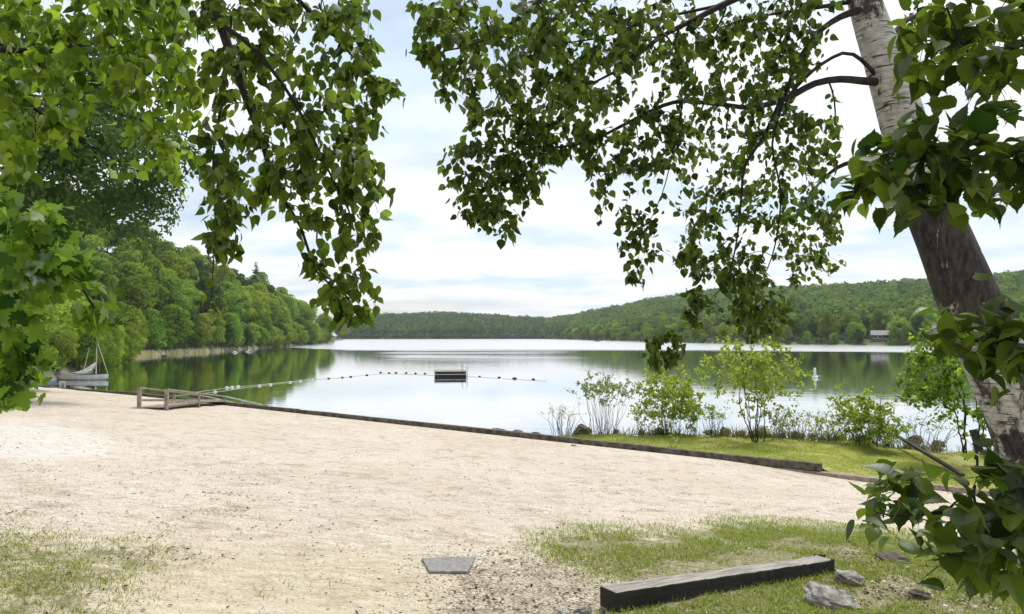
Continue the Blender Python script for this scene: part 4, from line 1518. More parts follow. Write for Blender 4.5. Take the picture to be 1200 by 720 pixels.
shrub('shrub', p, 26 * k_, 32 * k_, 12, rg, M['shrub_leaf'], M['twig'], 'low green shrub beside the raised end of the plank', 'shrub', 9, (0.06, 0.1), (0.1, 1.0), 90)
p = sh_at(1085, 528)
shrub('bare_shrub', p, 40 * k_, 42 * k_, 24, rg, M['pale_leaf'], M['grey_twig'], 'sparse grassy stems behind the plank near the birch', 'shrub', nseed=70, per=3, size=(0.04, 0.08))
p = sh_at(1136, 538); k_ = p[1] / F


def rightshape(sd):
    sd = sd.copy(); z = sd[:, 2] / (150 * k_)
    sd[:, 0] += np.where(z > 0.4, -38 * k_, -8 * k_)
    return sd


shrub('sapling', p, 40 * k_, 150 * k_, 5, rg, M['bright_leaf'], M['twig'], 'bright green sapling beside the birch trunk and the black chair', 'sapling', 12, (0.08, 0.14), (0.2, 1.0), 240, r0=0.024, shape=rightshape)
p = on_z(790, 526, LZ); k_ = p[1] / F
shrub('seedling', p, 5 * k_, 20 * k_, 2, rg, M['shrub_leaf'], M['twig'], 'single small seedling standing alone on the lawn', 'seedling', 5, (0.05, 0.08), (0.3, 1.0), 9, r0=0.008)

n = 11000
t_ = rg.uniform(sh_t[0] + 0.2, 9, n)
s_ = shore_s(t_) + rg.normal(-0.05, 0.22, n)
wp = np.stack([N2[0] * s_ + U2[0] * t_, N2[1] * s_ + U2[1] * t_, lawn_z(t_) - 0.06 - np.clip(s_ - shore_s(t_), 0, 1) * 1.2], -1)
wp = wp[fbm(t_, t_ * 0.3, 1.1) + rg.normal(0, 0.5, n) > -0.1]
M['weed'] = leafmat('weed', (0.05, 0.06, 0.02), (0.20, 0.21, 0.07), 0.35, 1.3)
blades('bank_weeds', wp, (0.06, 0.62), (0.010, 0.026), M['weed'], 'rough weeds growing along the lawn bank between the boulders', 'weeds', rg, 0.45)

# reeds on the left shore
n = 5200
px_ = np.clip(rg.normal(195, 34, n), 118, 300)
dd = np.interp(np.arctan((px_ - 600) / F), SH_AZ, SH_D) + rg.normal(-0.6, 1.3, n)
aa = np.arctan((px_ - 600) / F)
rp = np.stack([np.sin(aa) * dd, np.cos(aa) * dd, np.full(n, WATER - 0.1)], -1)
rp = rp[fbm(rp[:, 0], rp[:, 1], 0.25) + rg.normal(0, 0.5, n) > -0.4]
blades('reeds', rp, (0.4, 1.6), (0.05, 0.1), M['reed'], 'pale tan reeds along the left shore below the trees', 'reeds', rg, 0.12)


# ------------------------------------------------------------------ woodland trees
def crown_np(rg, W, H, z0, nclump, per, leaf, crad, droop=0.0, conif=False):
    """leaf-clump crown: many leaf faces over the upper shells of irregular clumps spread in the crown volume"""
    Vs = []; LCs = []
    for c in range(nclump):
        q = unit(rg.normal(0, 1, 3)) * rg.uniform(0.35, 1.0) ** 0.5
        if conif:
            f = rg.random() ** 1.3
            a = rg.uniform(0, 6.28); rr = W / 2 * (1 - f) * rg.uniform(0.5, 1.05)
            cc = np.array([math.cos(a) * rr, math.sin(a) * rr, z0 + f * H])
            cr = crad * (0.45 + 0.6 * (1 - f)); sq = 0.35
        else:
            bulge = 1.0 - 0.35 * max(0, q[2])
            cc = np.array([q[0] * W / 2 * bulge, q[1] * W / 2 * bulge, z0 + H / 2 + q[2] * H / 2])
            cr = crad * rg.uniform(0.65, 1.3); sq = rg.uniform(0.55, 0.85)
        k = max(6, int(per * (cr / crad) ** 2))
        d = unit(rg.normal(0, 1, (k, 3)) + np.array([0, 0, 0.45]))
        pos = cc + d * np.array([cr, cr, cr * sq]) * rg.uniform(0.75, 1.08, (k, 1))
        nr = unit(d + rg.normal(0, 0.45, (k, 3)) + np.array([0, 0, 0.25]))
        t = unit(np.cross(nr, rg.normal(0, 1, (k, 3)))); b = np.cross(nr, t)
        s = leaf * rg.uniform(0.6, 1.25, (k, 1))
        e = rg.uniform(0.5, 0.85, (k, 1))
        V = np.stack([pos - t * s * 0.6, pos + b * s * e * 0.5 + nr * s * 0.1, pos + t * s * 0.6 - nr * s * 0.12, pos - b * s * e * 0.5], 1)
        Vs.append(V.reshape(-1, 3))
        LCs.append(np.repeat(np.clip(rg.normal(0.5, 0.2, k) + rg.normal(0, 0.12), 0, 1), 4))
    return np.concatenate(Vs), np.concatenate(LCs)


def quads_of(n): return np.arange(n).reshape(-1, 4)


def trunk_np(rg, H, r, W, nlimb=5):
    TV = []; TQ = []; n = 0
    pts = np.array([(0, 0, -0.6), (rg.normal(0, .1), rg.normal(0, .1), H * 0.35), (rg.normal(0, .3), rg.normal(0, .3), H * 0.62), (rg.normal(0, .4), rg.normal(0, .4), H * 0.88)])
    p = resample(pts, 0.9); V, Q = tube_np(p, np.linspace(r, r * 0.2, len(p)), 7)
    TV.append(V); TQ.append(Q); n += len(V)
    for k in range(nlimb):
        a = rg.uniform(0, 6.28); z = H * rg.uniform(0.3, 0.6)
        q = np.array([(0, 0, z), (math.cos(a) * W * 0.2, math.sin(a) * W * 0.2, z + H * 0.12), (math.cos(a) * W * 0.4, math.sin(a) * W * 0.4, z + H * 0.2)])
        p = resample(q, 0.9); V, Q = tube_np(p, np.linspace(r * 0.45, r * 0.1, len(p)), 5)
        TV.append(V); TQ.append(Q + n); n += len(V)
    return np.concatenate(TV), np.concatenate(TQ)


rg = np.random.default_rng(33)
PROTO = []   # (crown mesh, trunk mesh, height)
def make_proto(W, H, z0, ncl, per, leaf, crad, mat, conif=False, tr=0.28):
    V, lc = crown_np(rg, W, H - z0, z0, ncl, per, leaf, crad, 0, conif)
    cm = mesh_np('crown', V, [quads_of(len(V))], {'lc': lc}); cm.materials.append(mat)
    V, Q = trunk_np(rg, H, tr, W, 0 if conif else 5)
    tm = mesh_np('trunk', V, [Q], None, True); tm.materials.append(M['bark'])
    return cm, tm, H


P_BROAD = [make_proto(9.5, 14.5, 2.2, 46, 95, 0.62, 1.75, M['wood_leaf']) for _ in range(3)]
P_LIGHT = [make_proto(8.5, 12.5, 1.6, 42, 95, 0.58, 1.6, M['light_leaf']) for _ in range(2)]
P_DARK = [make_proto(8.5, 14.5, 1.5, 44, 95, 0.6, 1.6, M['dark_leaf']) for _ in range(2)]
P_PINE = [make_proto(6.5, 17, 3.0, 80, 40, 0.5, 1.3, M['conifer_leaf'], True, 0.3)]
P_FINE = [make_proto(8.0, 12.0, 1.2, 70, 260, 0.30, 1.35, mm) for mm in (M['light_leaf'], M['wood_leaf'])]
n_ind = 0


def place_tree(name, pr, x, y, z, sc, rz, label, cat, group, parts=True, wide=1.0):
    global n_ind
    n_ind += 1
    cm, tm, H = pr
    e = empty(name, (x, y, z), label, cat, group, rz)
    e.scale = (sc * wide, sc * wide, sc)
    for nm, me in (('trunk', tm), ('crown', cm)):
        o = bpy.data.objects.new(nm, me); COL.objects.link(o); o.parent = e
    return e


def land1(a, d): return float(land(np.array([a]), np.array([d]))[0])


# left hillside
pts = []
rg = np.random.default_rng(44)
for i in range(1, 11):          # overhanging row at the water's edge
    L_ = math.hypot(_sx[i + 1] - _sx[i], _sy[i + 1] - _sy[i])
    for k in range(max(1, int(L_ / 4.6))):
        f = (k + rg.random() * 0.6) / max(1, int(L_ / 4.6))
        x = _sx[i] + (_sx[i + 1] - _sx[i]) * f; y = _sy[i] + (_sy[i + 1] - _sy[i]) * f
        d = math.hypot(x, y) + rg.uniform(1.5, 4.5); a = math.atan2(x, y)
        px = 600 + F * math.tan(a)
        if px > 385 or px < -80: continue
        pts.append((math.sin(a) * d, math.cos(a) * d, d, a, 0.01, px))
tries = 0
while tries < 9000:
    tries += 1
    px = rg.uniform(-60, 400)
    a = az_of(px)
    ds = float(np.interp(a, SH_AZ, SH_D)); dr = float(np.interp(a, RG_AZ, RG_D))
    f = rg.random()
    d = ds + 3 + (dr + 12 - ds) * f
    if px > 392 and d > 470: continue
    if float(shore_dist(np.array([a]), np.array([d]))[0]) < 3: continue
    x, y = math.sin(a) * d, math.cos(a) * d
    sep = 7.2 if f < 0.3 else 8.8
    if all((x - q[0]) ** 2 + (y - q[1]) ** 2 > sep ** 2 for q in pts):
        pts.append((x, y, d, a, f, px))
pts.sort(key=lambda q: q[2])
left_pts = pts
print('left trees', len(pts))
for i, (x, y, d, a, f, px) in enumerate(pts):
    z = land1(a, d) - 0.3
    r_ = rg.random()
    if d < 130 and px < 150:
        pr, lab, nm = P_FINE[int(rg.integers(2))], 'leafy green tree with a full crown on the bank behind the moored dinghy', 'broadleaf_tree'
        grp = 'trees on the bank behind the dinghy'
    elif r_ < 0.48: pr, lab, nm, grp = P_BROAD[int(rg.integers(3))], 'mid green broadleaf tree in the wood on the left hillside', 'broadleaf_tree', 'mid green trees on the left hillside'
    elif r_ < 0.8: pr, lab, nm, grp = P_LIGHT[int(rg.integers(2))], 'light yellow green tree in the wood on the left hillside', 'broadleaf_tree', 'light green trees on the left hillside'
    else: pr, lab, nm, grp = P_DARK[int(rg.integers(2))], 'dark green tree in the wood on the left hillside', 'broadleaf_tree', 'dark green trees on the left hillside'
    place_tree(nm, pr, x, y, z, rg.uniform(0.78, 1.12) * (rg.uniform(0.42, 0.72) if f < 0.02 else 1), rg.uniform(0, 6.28), lab, 'tree', grp)
# the one pine standing above the ridge
a = az_of(299); d = 352.0
place_tree('pine_tree', P_PINE[0], math.sin(a) * d, math.cos(a) * d, land1(a, d) + 1.5, 1.08, 0.4, 'dark pine with layered boughs rising above the left ridge', 'tree', None)

# right shore rows
pts = []
tries = 0
HPX, HD = 1033, 345.0
while tries < 6000 and len(pts) < 185:
    tries += 1
    px = rg.uniform(650, 1215)
    a = az_of(px)
    ds = float(np.interp(a, SH_AZ, SH_D))
    d = ds + 3 + 62 * rg.random() ** 1.7
    if 1020 < px < 1046 and d < HD + 9: continue
    x, y = math.sin(a) * d, math.cos(a) * d
    if all((x - q[0]) ** 2 + (y - q[1]) ** 2 > 7.0 ** 2 for q in pts):
        pts.append((x, y, d, a, px))
for (x, y, d, a, px) in pts:
    r_ = rg.random()
    if r_ < 0.55: pr, lab, grp = P_BROAD[int(rg.integers(3))], 'mid green broadleaf tree lining the far right shore', 'mid green trees on the right shore'
    elif r_ < 0.75: pr, lab, grp = P_LIGHT[int(rg.integers(2))], 'light green broadleaf tree lining the far right shore', 'light green trees on the right shore'
    else: pr, lab, grp = P_DARK[int(rg.integers(2))], 'dark green broadleaf tree lining the far right shore', 'dark green trees on the right shore'
    place_tree('broadleaf_tree', pr, x, y, land1(a, d) - 0.5, rg.uniform(0.6, 0.95) * (0.6 if d < float(np.interp(a, SH_AZ, SH_D)) + 9 else 1), rg.uniform(0, 6.28), lab, 'tree', grp)
print('individual trees', n_ind)

# the rest of the woods: one mass
Vs = []; Ls = []
rg = np.random.default_rng(55)
base = []
for _ in range(8):
    V, lc = crown_np(rg, 8.0, 6.5, -1.0, 9, 9, 1.9, 2.3)
    base.append((V, lc))
cnt = 0
cells = set()
def mass(px0, px1, n, d_off, sep, sc, tone):
    global cnt
    for _ in range(n):
        px = rg.uniform(px0, px1); a = az_of(px)
        ds = float(np.interp(a, SH_AZ, SH_D)); dr = float(np.interp(a, RG_AZ, RG_D))
        lo = ds + d_off; hi = dr + 40
        d = math.sqrt(rg.uniform(lo * lo, hi * hi))
        if 1012 < px < 1048 and d < HD + 10: continue
        x, y = math.sin(a) * d, math.cos(a) * d
        key = (int(x / sep), int(y / sep))
        if key in cells: continue
        cells.add(key)
        V, lc = base[int(rg.integers(8))]
        s = sc * rg.uniform(0.75, 1.2); c, sn = math.cos(px), math.sin(px)
        W = np.stack([(V[:, 0] * c - V[:, 1] * sn) * s + x, (V[:, 0] * sn + V[:, 1] * c) * s + y, V[:, 2] * s + land1(a, d) + 6.5 * rg.uniform(0.85, 1.2)], -1)
        Vs.append(W); Ls.append(np.clip(lc * 0.8 + tone + rg.normal(0, 0.26), 0, 1)); cnt += 1
mass(640, 1320, 9000, 30, 8.4, 1.0, 0.12)
mass(396, 660, 5000, 2, 8.5, 1.15, -0.3)
def fringe(px0, px1, step, sc, tone):
    px = px0
    while px < px1:
        a = az_of(px); ds = float(np.interp(a, SH_AZ, SH_D))
        px += step * 340 / ds * rg.uniform(0.6, 1.4)
        if 1019 < px < 1046: continue
        d = ds + rg.uniform(0.3, 4.5); x, y = math.sin(a) * d, math.cos(a) * d
        V, lc = base[int(rg.integers(8))]
        q = sc * rg.uniform(0.6, 1.3) * (ds / 340) ** 0.4; c, sn = math.cos(px), math.sin(px)
        W = np.stack([(V[:, 0] * c - V[:, 1] * sn) * q + x, (V[:, 0] * sn + V[:, 1] * c) * q + y, (V[:, 2] - 0.2) * q + WATER + 0.2], -1)
        Vs.append(W); Ls.append(np.clip(lc * 0.7 + tone + rg.normal(0, 0.15), 0, 1))
fringe(640, 1240, 8, 0.42, -0.05)
fringe(396, 640, 5, 0.6, -0.3)
print('mass crowns', cnt)
V = np.concatenate(Vs)
wm = link('woodland', mesh_np('woodland', V, [quads_of(len(V))], {'lc': np.concatenate(Ls)}), M['far_leaf'])
tag(wm, 'continuous green woodland covering the far hills across the lake', 'woodland', kind='stuff')

# house and landing stage on the right shore
a = az_of(HPX)
hp = np.array([math.sin(a) * HD, math.cos(a) * HD, land1(a, HD)])
ho = empty('lake_house', hp, 'dark house with pale grey roof half hidden among trees on the far right shore', 'house', rz=-a)
MB().box((-3.6, -3, -2), (3.6, 3, 2.9)).build('wall', M['house_wall'], ho)
b = MB(); b.poly([(-4.2, -3.9, 2.6), (4.2, -3.9, 2.6), (4.2, 3.9, 2.6), (-4.2, 3.9, 2.6), (-4.2, 0, 4.6), (4.2, 0, 4.6)], [(0, 1, 5, 4), (2, 3, 4, 5), (0, 4, 3), (1, 2, 5), (3, 2, 1, 0)])
rf = b.build('roof', M['roof'], ho)
MB().box((1.6, 0.6, 3.6), (2.2, 1.2, 5.4)).build('chimney', M['rock'], rf)
for xx in (-2.4, -0.6):
    wf = MB().box((xx - 0.7, -3.06, 1.1), (xx + 0.7, -3.003, 2.5)).build('window', M['white'], ho)
    MB().box((xx - 0.58, -3.09, 1.22), (xx + 0.58, -3.063, 2.38)).build('pane', M['glass'], wf)
MB().box((0.8, -3.06, 0.1), (3.2, -3.003, 2.4)).build('door', M['black_wood'], ho)
p = on_z(1030, 403.4, WATER)
dk = empty('landing_stage', p, 'small pale landing stage at the water below the far house', 'dock', rz=-a)
MB().box((-2.6, -0.5, 0.35), (2.6, 3.5, 0.5)).build('deck', M['pale_wood'], dk)
for xx in (-2.3, 2.3):
    for yy in (-0.3, 3.2):
        MB().box((xx - 0.1, yy - 0.1, -1), (xx + 0.1, yy + 0.1, 0.347)).build('post', M['grey_wood'], dk)

# ------------------------------------------------------------------ near trees
def limbs(parent, specs, mat, nside=8, step=0.08, thick=1.0):
    """each spec -> a branch mesh of its own; returns joined nodes, radii"""
    N_ = []; R_ = []; W_ = []
    for sp_ in specs:
        pts, ra = branch_nodes(sp_, step)
        ra = np.maximum(ra * thick, 0.0012)
        V, Q = tube_np(pts, ra, nside)
        N_.append(pts); R_.append(ra); W_.append((V, Q))
    return np.concatenate(N_), np.concatenate(R_), W_


def zero_on(o): return o


# ---- birch on the right
rg = np.random.default_rng(66)
bt = empty('birch_tree', (0, 0, 0), 'leaning white barked birch on the right with leafy boughs over the lake', 'tree')
DB = 5.5
tr = [(1262, 760, 5.5, 0.335), (1240, 640, 5.5, 0.30), (1214, 545, 5.5, 0.27), (1180, 450, 5.5, 0.255), (1146, 375, 5.5, 0.235), (1116, 305, 5.5, 0.215), (1086, 230, 5.5, 0.197), (1062, 155, 5.5, 0.176), (1042, 90, 5.5, 0.158), (1012, 0, 5.55, 0.128), (985, -110, 5.6, 0.1), (972, -260, 5.65, 0.07), (965, -420, 5.7, 0.035)]
rows = np.array([list(P(a, b, d)) + [r] for a, b, d, r in tr])
rs2 = resample(rows, 0.05)
cen = rs2[:, :3]; ra = rs2[:, 3] * 0.9
nn = 28
V, Q = tube_np(cen, ra, nn)
V = V.reshape(len(cen), nn, 3)
ph = rg.uniform(0, 6.28, 6)
an = np.arange(nn) * 2 * math.pi / nn
hgt_ = np.arange(len(cen))[:, None] * 0.05
rugg = 1 + 0.03 * np.sin(3 * an[None] + 1.5 * np.sin(hgt_ * 1.3) + ph[0]) + 0.02 * np.sin(7 * an[None] + hgt_ * 4 + ph[1]) + 0.03 * np.sin(hgt_ * 3.1 + ph[2]) * np.sin(an[None] + hgt_)
V = cen[:, None] + (V - cen[:, None]) * rugg[..., None]
_, py_t, _ = proj(cen[:, 0], cen[:, 1], cen[:, 2])
dark_bias = np.interp(py_t, [100, 170, 235, 260, 375, 400, 440, 470, 560, 700], [0.0, 0.05, 0.12, 0.2, 0.21, 0.12, 0.05, 0.10, 0.05, 0.2])
link('trunk', mesh_np('trunk', V.reshape(-1, 3), [Q], {'old': np.repeat(dark_bias, nn)}, True), M['birch_bark'], bt)
BR = [
    [(1040, 97, 5.5, .055), (1010, 95, 5.4, .045), (985, 93, 5.3, .04), (955, 98, 5.25, .036), (920, 116, 5.2, .034), (880, 126, 5.15, .027), (840, 122, 5.1, .024), (790, 120, 5.0, .021), (740, 142, 4.9, .018), (690, 166, 4.85, .014), (640, 173, 4.8, .010), (590, 165, 4.75, .006), (550, 175, 4.7, .004)],
    [(1046, 110, 5.5, .03), (1000, 64, 5.4, .02), (965, 74, 5.3, .018), (935, 100, 5.25, .018), (922, 116, 5.2, .015)],
    [(1016, 10, 5.52, .05), (985, 20, 5.4, .035), (955, 42, 5.3, .026), (932, 78, 5.25, .02), (920, 114, 5.2, .016)],
    [(915, 118, 5.2, .025), (895, 160, 5.15, .018), (873, 195, 5.1, .015), (868, 240, 5.05, .012), (862, 290, 5.0, .009), (850, 330, 5.0, .006), (820, 365, 4.95, .004), (790, 395, 4.95, .003)],
    [(918, 116, 5.2, .02), (905, 170, 5.3, .012), (915, 230, 5.35, .01), (905, 300, 5.4, .007), (880, 350, 5.4, .004)],
    [(1004, -30, 5.55, .06), (930, -30, 5.2, .045), (855, 2, 4.9, .034), (820, 20, 4.8, .028), (772, 45, 4.7, .022), (735, 75, 4.65, .016), (700, 95, 4.6, .011), (660, 110, 4.55, .007)],
    [(1010, 0, 5.55, .03), (940, 12, 5.5, .02), (885, 20, 5.5, .015), (840, 35, 5.5, .01), (800, 60, 5.5, .006)],
    [(996, -70, 5.58, .06), (900, -110, 5.0, .05), (780, -90, 4.5, .04), (680, -40, 4.2, .03), (610, 20, 4.0, .018), (560, 50, 3.9, .010), (520, 60, 3.8, .006)],
    [(850, 5, 4.9, .018), (760, 25, 4.75, .013), (700, 45, 4.7, .009), (650, 52, 4.65, .006), (620, 60, 4.6, .004)],
    [(640, 172, 4.8, .007), (600, 200, 4.8, .005), (570, 240, 4.8, .0035)],
    [(800, 121, 5.0, .010), (790, 170, 5.0, .007), (775, 230, 5.0, .005), (745, 290, 5.0, .003)],
    [(1075, 200, 5.5, .05), (1000, 190, 6.0, .03), (960, 215, 6.4, .018), (930, 260, 6.6, .01)],
    [(1030, 60, 5.52, .04), (1070, 20, 5.9, .03), (1110, 30, 6.2, .018), (1120, 70, 6.4, .01)],
]
nodes, rads, wood = limbs(bt, BR, M['twig'], thick=0.66)
SEEDS = [
    ([(478, 0), (472, 60), (500, 85), (520, 120), (570, 130), (620, 150), (700, 130), (760, 60), (800, 0)], 214, (3.7, 4.9)),
    ([(560, 125), (525, 160), (518, 240), (545, 262), (600, 285), (612, 250), (640, 215), (660, 190), (690, 160), (640, 120)], 172, (4.5, 5.0)),
    ([(600, 20), (1000, 0), (970, 30), (955, 90), (880, 135), (780, 140), (660, 150), (600, 110)], 306, (4.5, 5.7)),
    ([(680, 170), (690, 230), (700, 262), (720, 235), (770, 215), (800, 170), (790, 130), (700, 140)], 72, (4.7, 5.2)),
    ([(780, 140), (790, 220), (800, 300), (840, 330), (880, 300), (905, 230), (985, 280), (975, 210), (990, 150), (940, 110), (860, 130)], 206, (4.8, 6.2)),
    ([(715, 240), (722, 310), (755, 340), (775, 290), (770, 240)], 27, (4.8, 5.1)),
    ([(770, 290), (800, 345), (870, 400), (925, 390), (925, 340), (890, 300), (830, 300)], 81, (4.8, 5.5)),
    ([(758, 400), (765, 430), (810, 425), (800, 395), (830, 370), (800, 365)], 18, (4.9, 5.1)),
    ([(900, 250), (985, 240), (990, 320), (930, 330)], 45, (5.2, 6.6)),
    ([(1050, 0), (1090, 0), (1120, 60), (1085, 120), (1060, 80)], 21, (5.8, 6.4)),
    ([(600, -160), (1000, -200), (1150, -60), (1000, 0), (500, 0)], 198, (4.2, 6.4)),
]
sd = []
for poly, n, (d0, d1) in SEEDS:
    q = sample_poly(poly, n, rg)
    dd = rg.uniform(d0, d1, n)
    sd.append(np.array([P(a, b, d) for (a, b), d in zip(q, dd)]))
sd = np.concatenate(sd)
_, _, nl = canopy(bt, nodes, rads, sd, rg, M['birch_leaf'], M['twig'], 'ovate', 9, (0.038, 0.074), 0.85, 0.45, 0.0, 0.42, wood=wood)
print('birch leaves', nl)

# ---- tree overhead at left: drooping bough
rg = np.random.default_rng(77)
lt_ = empty('linden_tree', (0, 0, 0), 'tree at upper left with a long drooping dark leafed bough', 'tree')
x0 = np.array([-3.6, 0.2])
pts = np.array([(x0[0], x0[1], -0.3, .22), (x0[0] + .05, x0[1], 1.6, .19), (x0[0] + .3, x0[1] + .3, 3.2, .15), (x0[0] + .9, x0[1] + 1.0, 4.2, .10)])
rsx = resample(pts, 0.15)
V, Q = tube_np(rsx[:, :3], rsx[:, 3], 14)
link('trunk', mesh_np('trunk', V, [Q], None, True), M['bark'], lt_)
start = tuple(pts[-1][:3])
pj = proj(np.array([start[0]]), np.array([start[1]]), np.array([start[2]]))
s_px, s_py, s_d = float(pj[0][0]), float(pj[1][0]), float(pj[2][0])
BL = [
    [(s_px, s_py, s_d, .09), (-60, -420, 2.4, .06), (150, -180, 3.0, .035), (240, -20, 3.2, .024), (267, 54, 3.2, .020), (287, 112, 3.2, .016), (308, 167, 3.2, .013), (322, 217, 3.2, .010), (352, 265, 3.2, .007), (372, 320, 3.2, .005), (410, 350, 3.2, .003)],
    [(150, -180, 3.0, .03), (280, -80, 3.2, .02), (340, -10, 3.3, .012), (400, 50, 3.3, .008), (440, 95, 3.3, .004)],
    [(255, 25, 3.2, .012), (300, 60, 3.1, .009), (345, 120, 3.1, .007), (380, 190, 3.1, .005), (410, 250, 3.1, .003)],
    [(267, 54, 3.2, .010), (262, 110, 3.1, .007), (250, 180, 3.1, .005), (252, 260, 3.1, .003), (248, 350, 3.1, .002)],
    [(280, -80, 3.2, .012), (420, -60, 3.4, .008), (470, -10, 3.4, .004)],
]
nodes, rads, wood = limbs(lt_, BL, M['twig'])
SEEDS = [
    ([(225, 0), (430, 0), (440, 55), (450, 120), (440, 190), (380, 180), (300, 120), (240, 80)], 149, (2.9, 3.6)),
    ([(228, 80), (300, 110), (380, 170), (452, 190), (445, 250), (380, 265), (340, 240), (260, 270), (230, 200)], 138, (2.8, 3.5)),
    ([(425, 70), (470, 98), (470, 112), (440, 110)], 11, (3.2, 3.4)),
    ([(330, 250), (400, 250), (455, 262), (430, 300), (440, 340), (445, 370), (410, 385), (375, 350), (355, 300)], 46, (3.0, 3.4)),
    ([(236, 270), (270, 260), (275, 285), (262, 300), (250, 365), (236, 370), (245, 310)], 13, (3.0, 3.3)),
    ([(200, -160), (450, -160), (480, 10), (200, 0)], 57, (2.6, 3.6)),
]
sd = []
for poly, n, (d0, d1) in SEEDS:
    q = sample_poly(poly, n, rg); dd = rg.uniform(d0, d1, n)
    sd.append(np.array([P(a, b, d) for (a, b), d in zip(q, dd)]))
_, _, nl = canopy(lt_, nodes, rads, np.concatenate(sd), rg, M['linden_leaf'], M['twig'], 'ovate', 8.5, (0.034, 0.068), 0.9, 0.4, 0.0, 0.28, wood=wood)
print('linden leaves', nl)

# ---- top left corner tree; sunlight on its leaves put into their colour
rg = np.random.default_rng(88)
tl = empty('young_linden', (0, 0, 0), 'bright yellow green leafed tree filling the top left corner', 'tree')
x1 = np.array([-4.9, 3.2])
pts = np.array([(x1[0], x1[1], -0.5, .16), (x1[0] + .05, x1[1], 1.8, .13), (x1[0] + .2, x1[1] + .1, 3.4, .1), (x1[0] + .4, x1[1] + .3, 4.6, .06)])
rsx = resample(pts, 0.15)
V, Q = tube_np(rsx[:, :3], rsx[:, 3], 12)
link('trunk', mesh_np('trunk', V, [Q], None, True), M['bark'], tl)


def px_of(p):
    a, b, c = proj(np.array([p[0]]), np.array([p[1]]), np.array([p[2]]))
    return float(a[0]), float(b[0]), float(c[0])


p1 = px_of(rsx[int(len(rsx) * .62), :3]); p2 = px_of(rsx[int(len(rsx) * .9), :3])
BT = [
    [(p1[0], p1[1], p1[2], .05), (-160, 40, 3.4, .03), (-40, 55, 3.5, .02), (60, 60, 3.6, .012), (130, 50, 3.7, .008), (190, 90, 3.8, .005)],
    [(p2[0], p2[1], p2[2], .05), (-200, -160, 3.4, .035), (-20, -90, 3.6, .02), (90, -20, 3.8, .012), (170, 20, 3.9, .007), (225, 70, 4.0, .004)],
    [(-40, 55, 3.5, .015), (20, 110, 3.5, .01), (70, 150, 3.6, .006), (140, 190, 3.7, .003)],
]
nodes, rads, wood = limbs(tl, BT, M['twig'])
SEEDS = [
    ([(-30, -20), (215, -20), (225, 40), (235, 110), (170, 90), (100, 80), (40, 130), (-30, 150)], 210, (3.2, 4.4)),
    ([(-30, 130), (60, 110), (120, 100), (90, 150), (60, 190), (0, 215), (-30, 210)], 48, (3.0, 4.0)),
    ([(120, 80), (240, 100), (235, 180), (215, 225), (180, 220), (150, 170)], 40, (3.5, 4.2)),
    ([(-200, -150), (250, -160), (230, 0), (-200, 0)], 84, (3.2, 4.4)),
]
sd = []
for poly, n, (d0, d1) in SEEDS:
    q = sample_poly(poly, n, rg); dd = rg.uniform(d0, d1, n)
    sd.append(np.array([P(a, b, d) for (a, b), d in zip(q, dd)]))
_, _, nl = canopy(tl, nodes, rads, np.concatenate(sd), rg, M['bright_leaf'], M['twig'], 'ovate', 9, (0.045, 0.08), 0.8, 0.5, 0.0, 0.32, wood=wood)
print('corner leaves', nl)

# ---- maple at the left edge
rg = np.random.default_rng(99)
mp_ = empty('maple_tree', (0, 0, 0), 'maple at the left edge with lobed bright green leaves hanging over the sand', 'tree')
x2 = np.array([-4.2, 2.6])
pts = np.array([(x2[0], x2[1], -0.5, .09), (x2[0] + .02, x2[1], 1.4, .07), (x2[0] + .1, x2[1] + .1, 2.8, .045), (x2[0] + .2, x2[1] + .1, 3.6, .02)])
rsx = resample(pts, 0.15)
V, Q = tube_np(rsx[:, :3], rsx[:, 3], 10)
link('trunk', mesh_np('trunk', V, [Q], None, True), M['bark'], mp_)
p1 = px_of(rsx[int(len(rsx) * .6), :3]); p2 = px_of(rsx[int(len(rsx) * .4), :3])
BM = [
    [(p1[0], p1[1], p1[2], .03), (-180, 190, 2.8, .02), (-60, 220, 2.9, .014), (20, 250, 2.9, .010), (70, 300, 2.9, .006), (110, 360, 2.9, .004)],
    [(p2[0], p2[1], p2[2], .03), (-200, 330, 2.7, .018), (-60, 340, 2.8, .01), (0, 380, 2.8, .006), (20, 430, 2.8, .004)],
]
nodes, rads, wood = limbs(mp_, BM, M['twig'])
SEEDS = [
    ([(-40, 215), (30, 215), (75, 250), (100, 290), (85, 340), (40, 380), (-40, 400)], 73, (2.5, 3.3)),
    ([(70, 280), (105, 300), (145, 370), (130, 395), (80, 380), (60, 330)], 16, (2.7, 3.1)),
    ([(-40, 380), (40, 380), (45, 430), (15, 470), (-40, 480)], 28, (2.6, 3.1)),
]
sd = []
for poly, n, (d0, d1) in SEEDS:
    q = sample_poly(poly, n, rg); dd = rg.uniform(d0, d1, n)
    sd.append(np.array([P(a, b, d) for (a, b), d in zip(q, dd)]))
canopy(mp_, nodes, rads, np.concatenate(sd), rg, M['maple_leaf'], M['twig'], 'maple', 7, (0.04, 0.085), 0.75, 0.55, 0.2, 0.25, wood=wood)

# ---- middle distance trees at left behind the corner leaves
rg = np.random.default_rng(101)


def mid_tree(name, px, d, basez, H, W, z0, ncl, per, leaf, crad, mat, label, r0=0.2):
    a = az_of(px)
    x, y = (px - 600) / F * d, d
    e = empty(name, (x, y, basez), label, 'tree')
    V, lc = crown_np(rg, W, H - z0, z0, ncl, per, leaf, crad)
    link('crown', mesh_np('crown', V, [quads_of(len(V))], {'lc': lc}), mat, e)
    V, Q = trunk_np(rg, H, r0, W, 9)
    link('trunk', mesh_np('trunk', V, [Q], None, True), M['bark'], e)
    return e


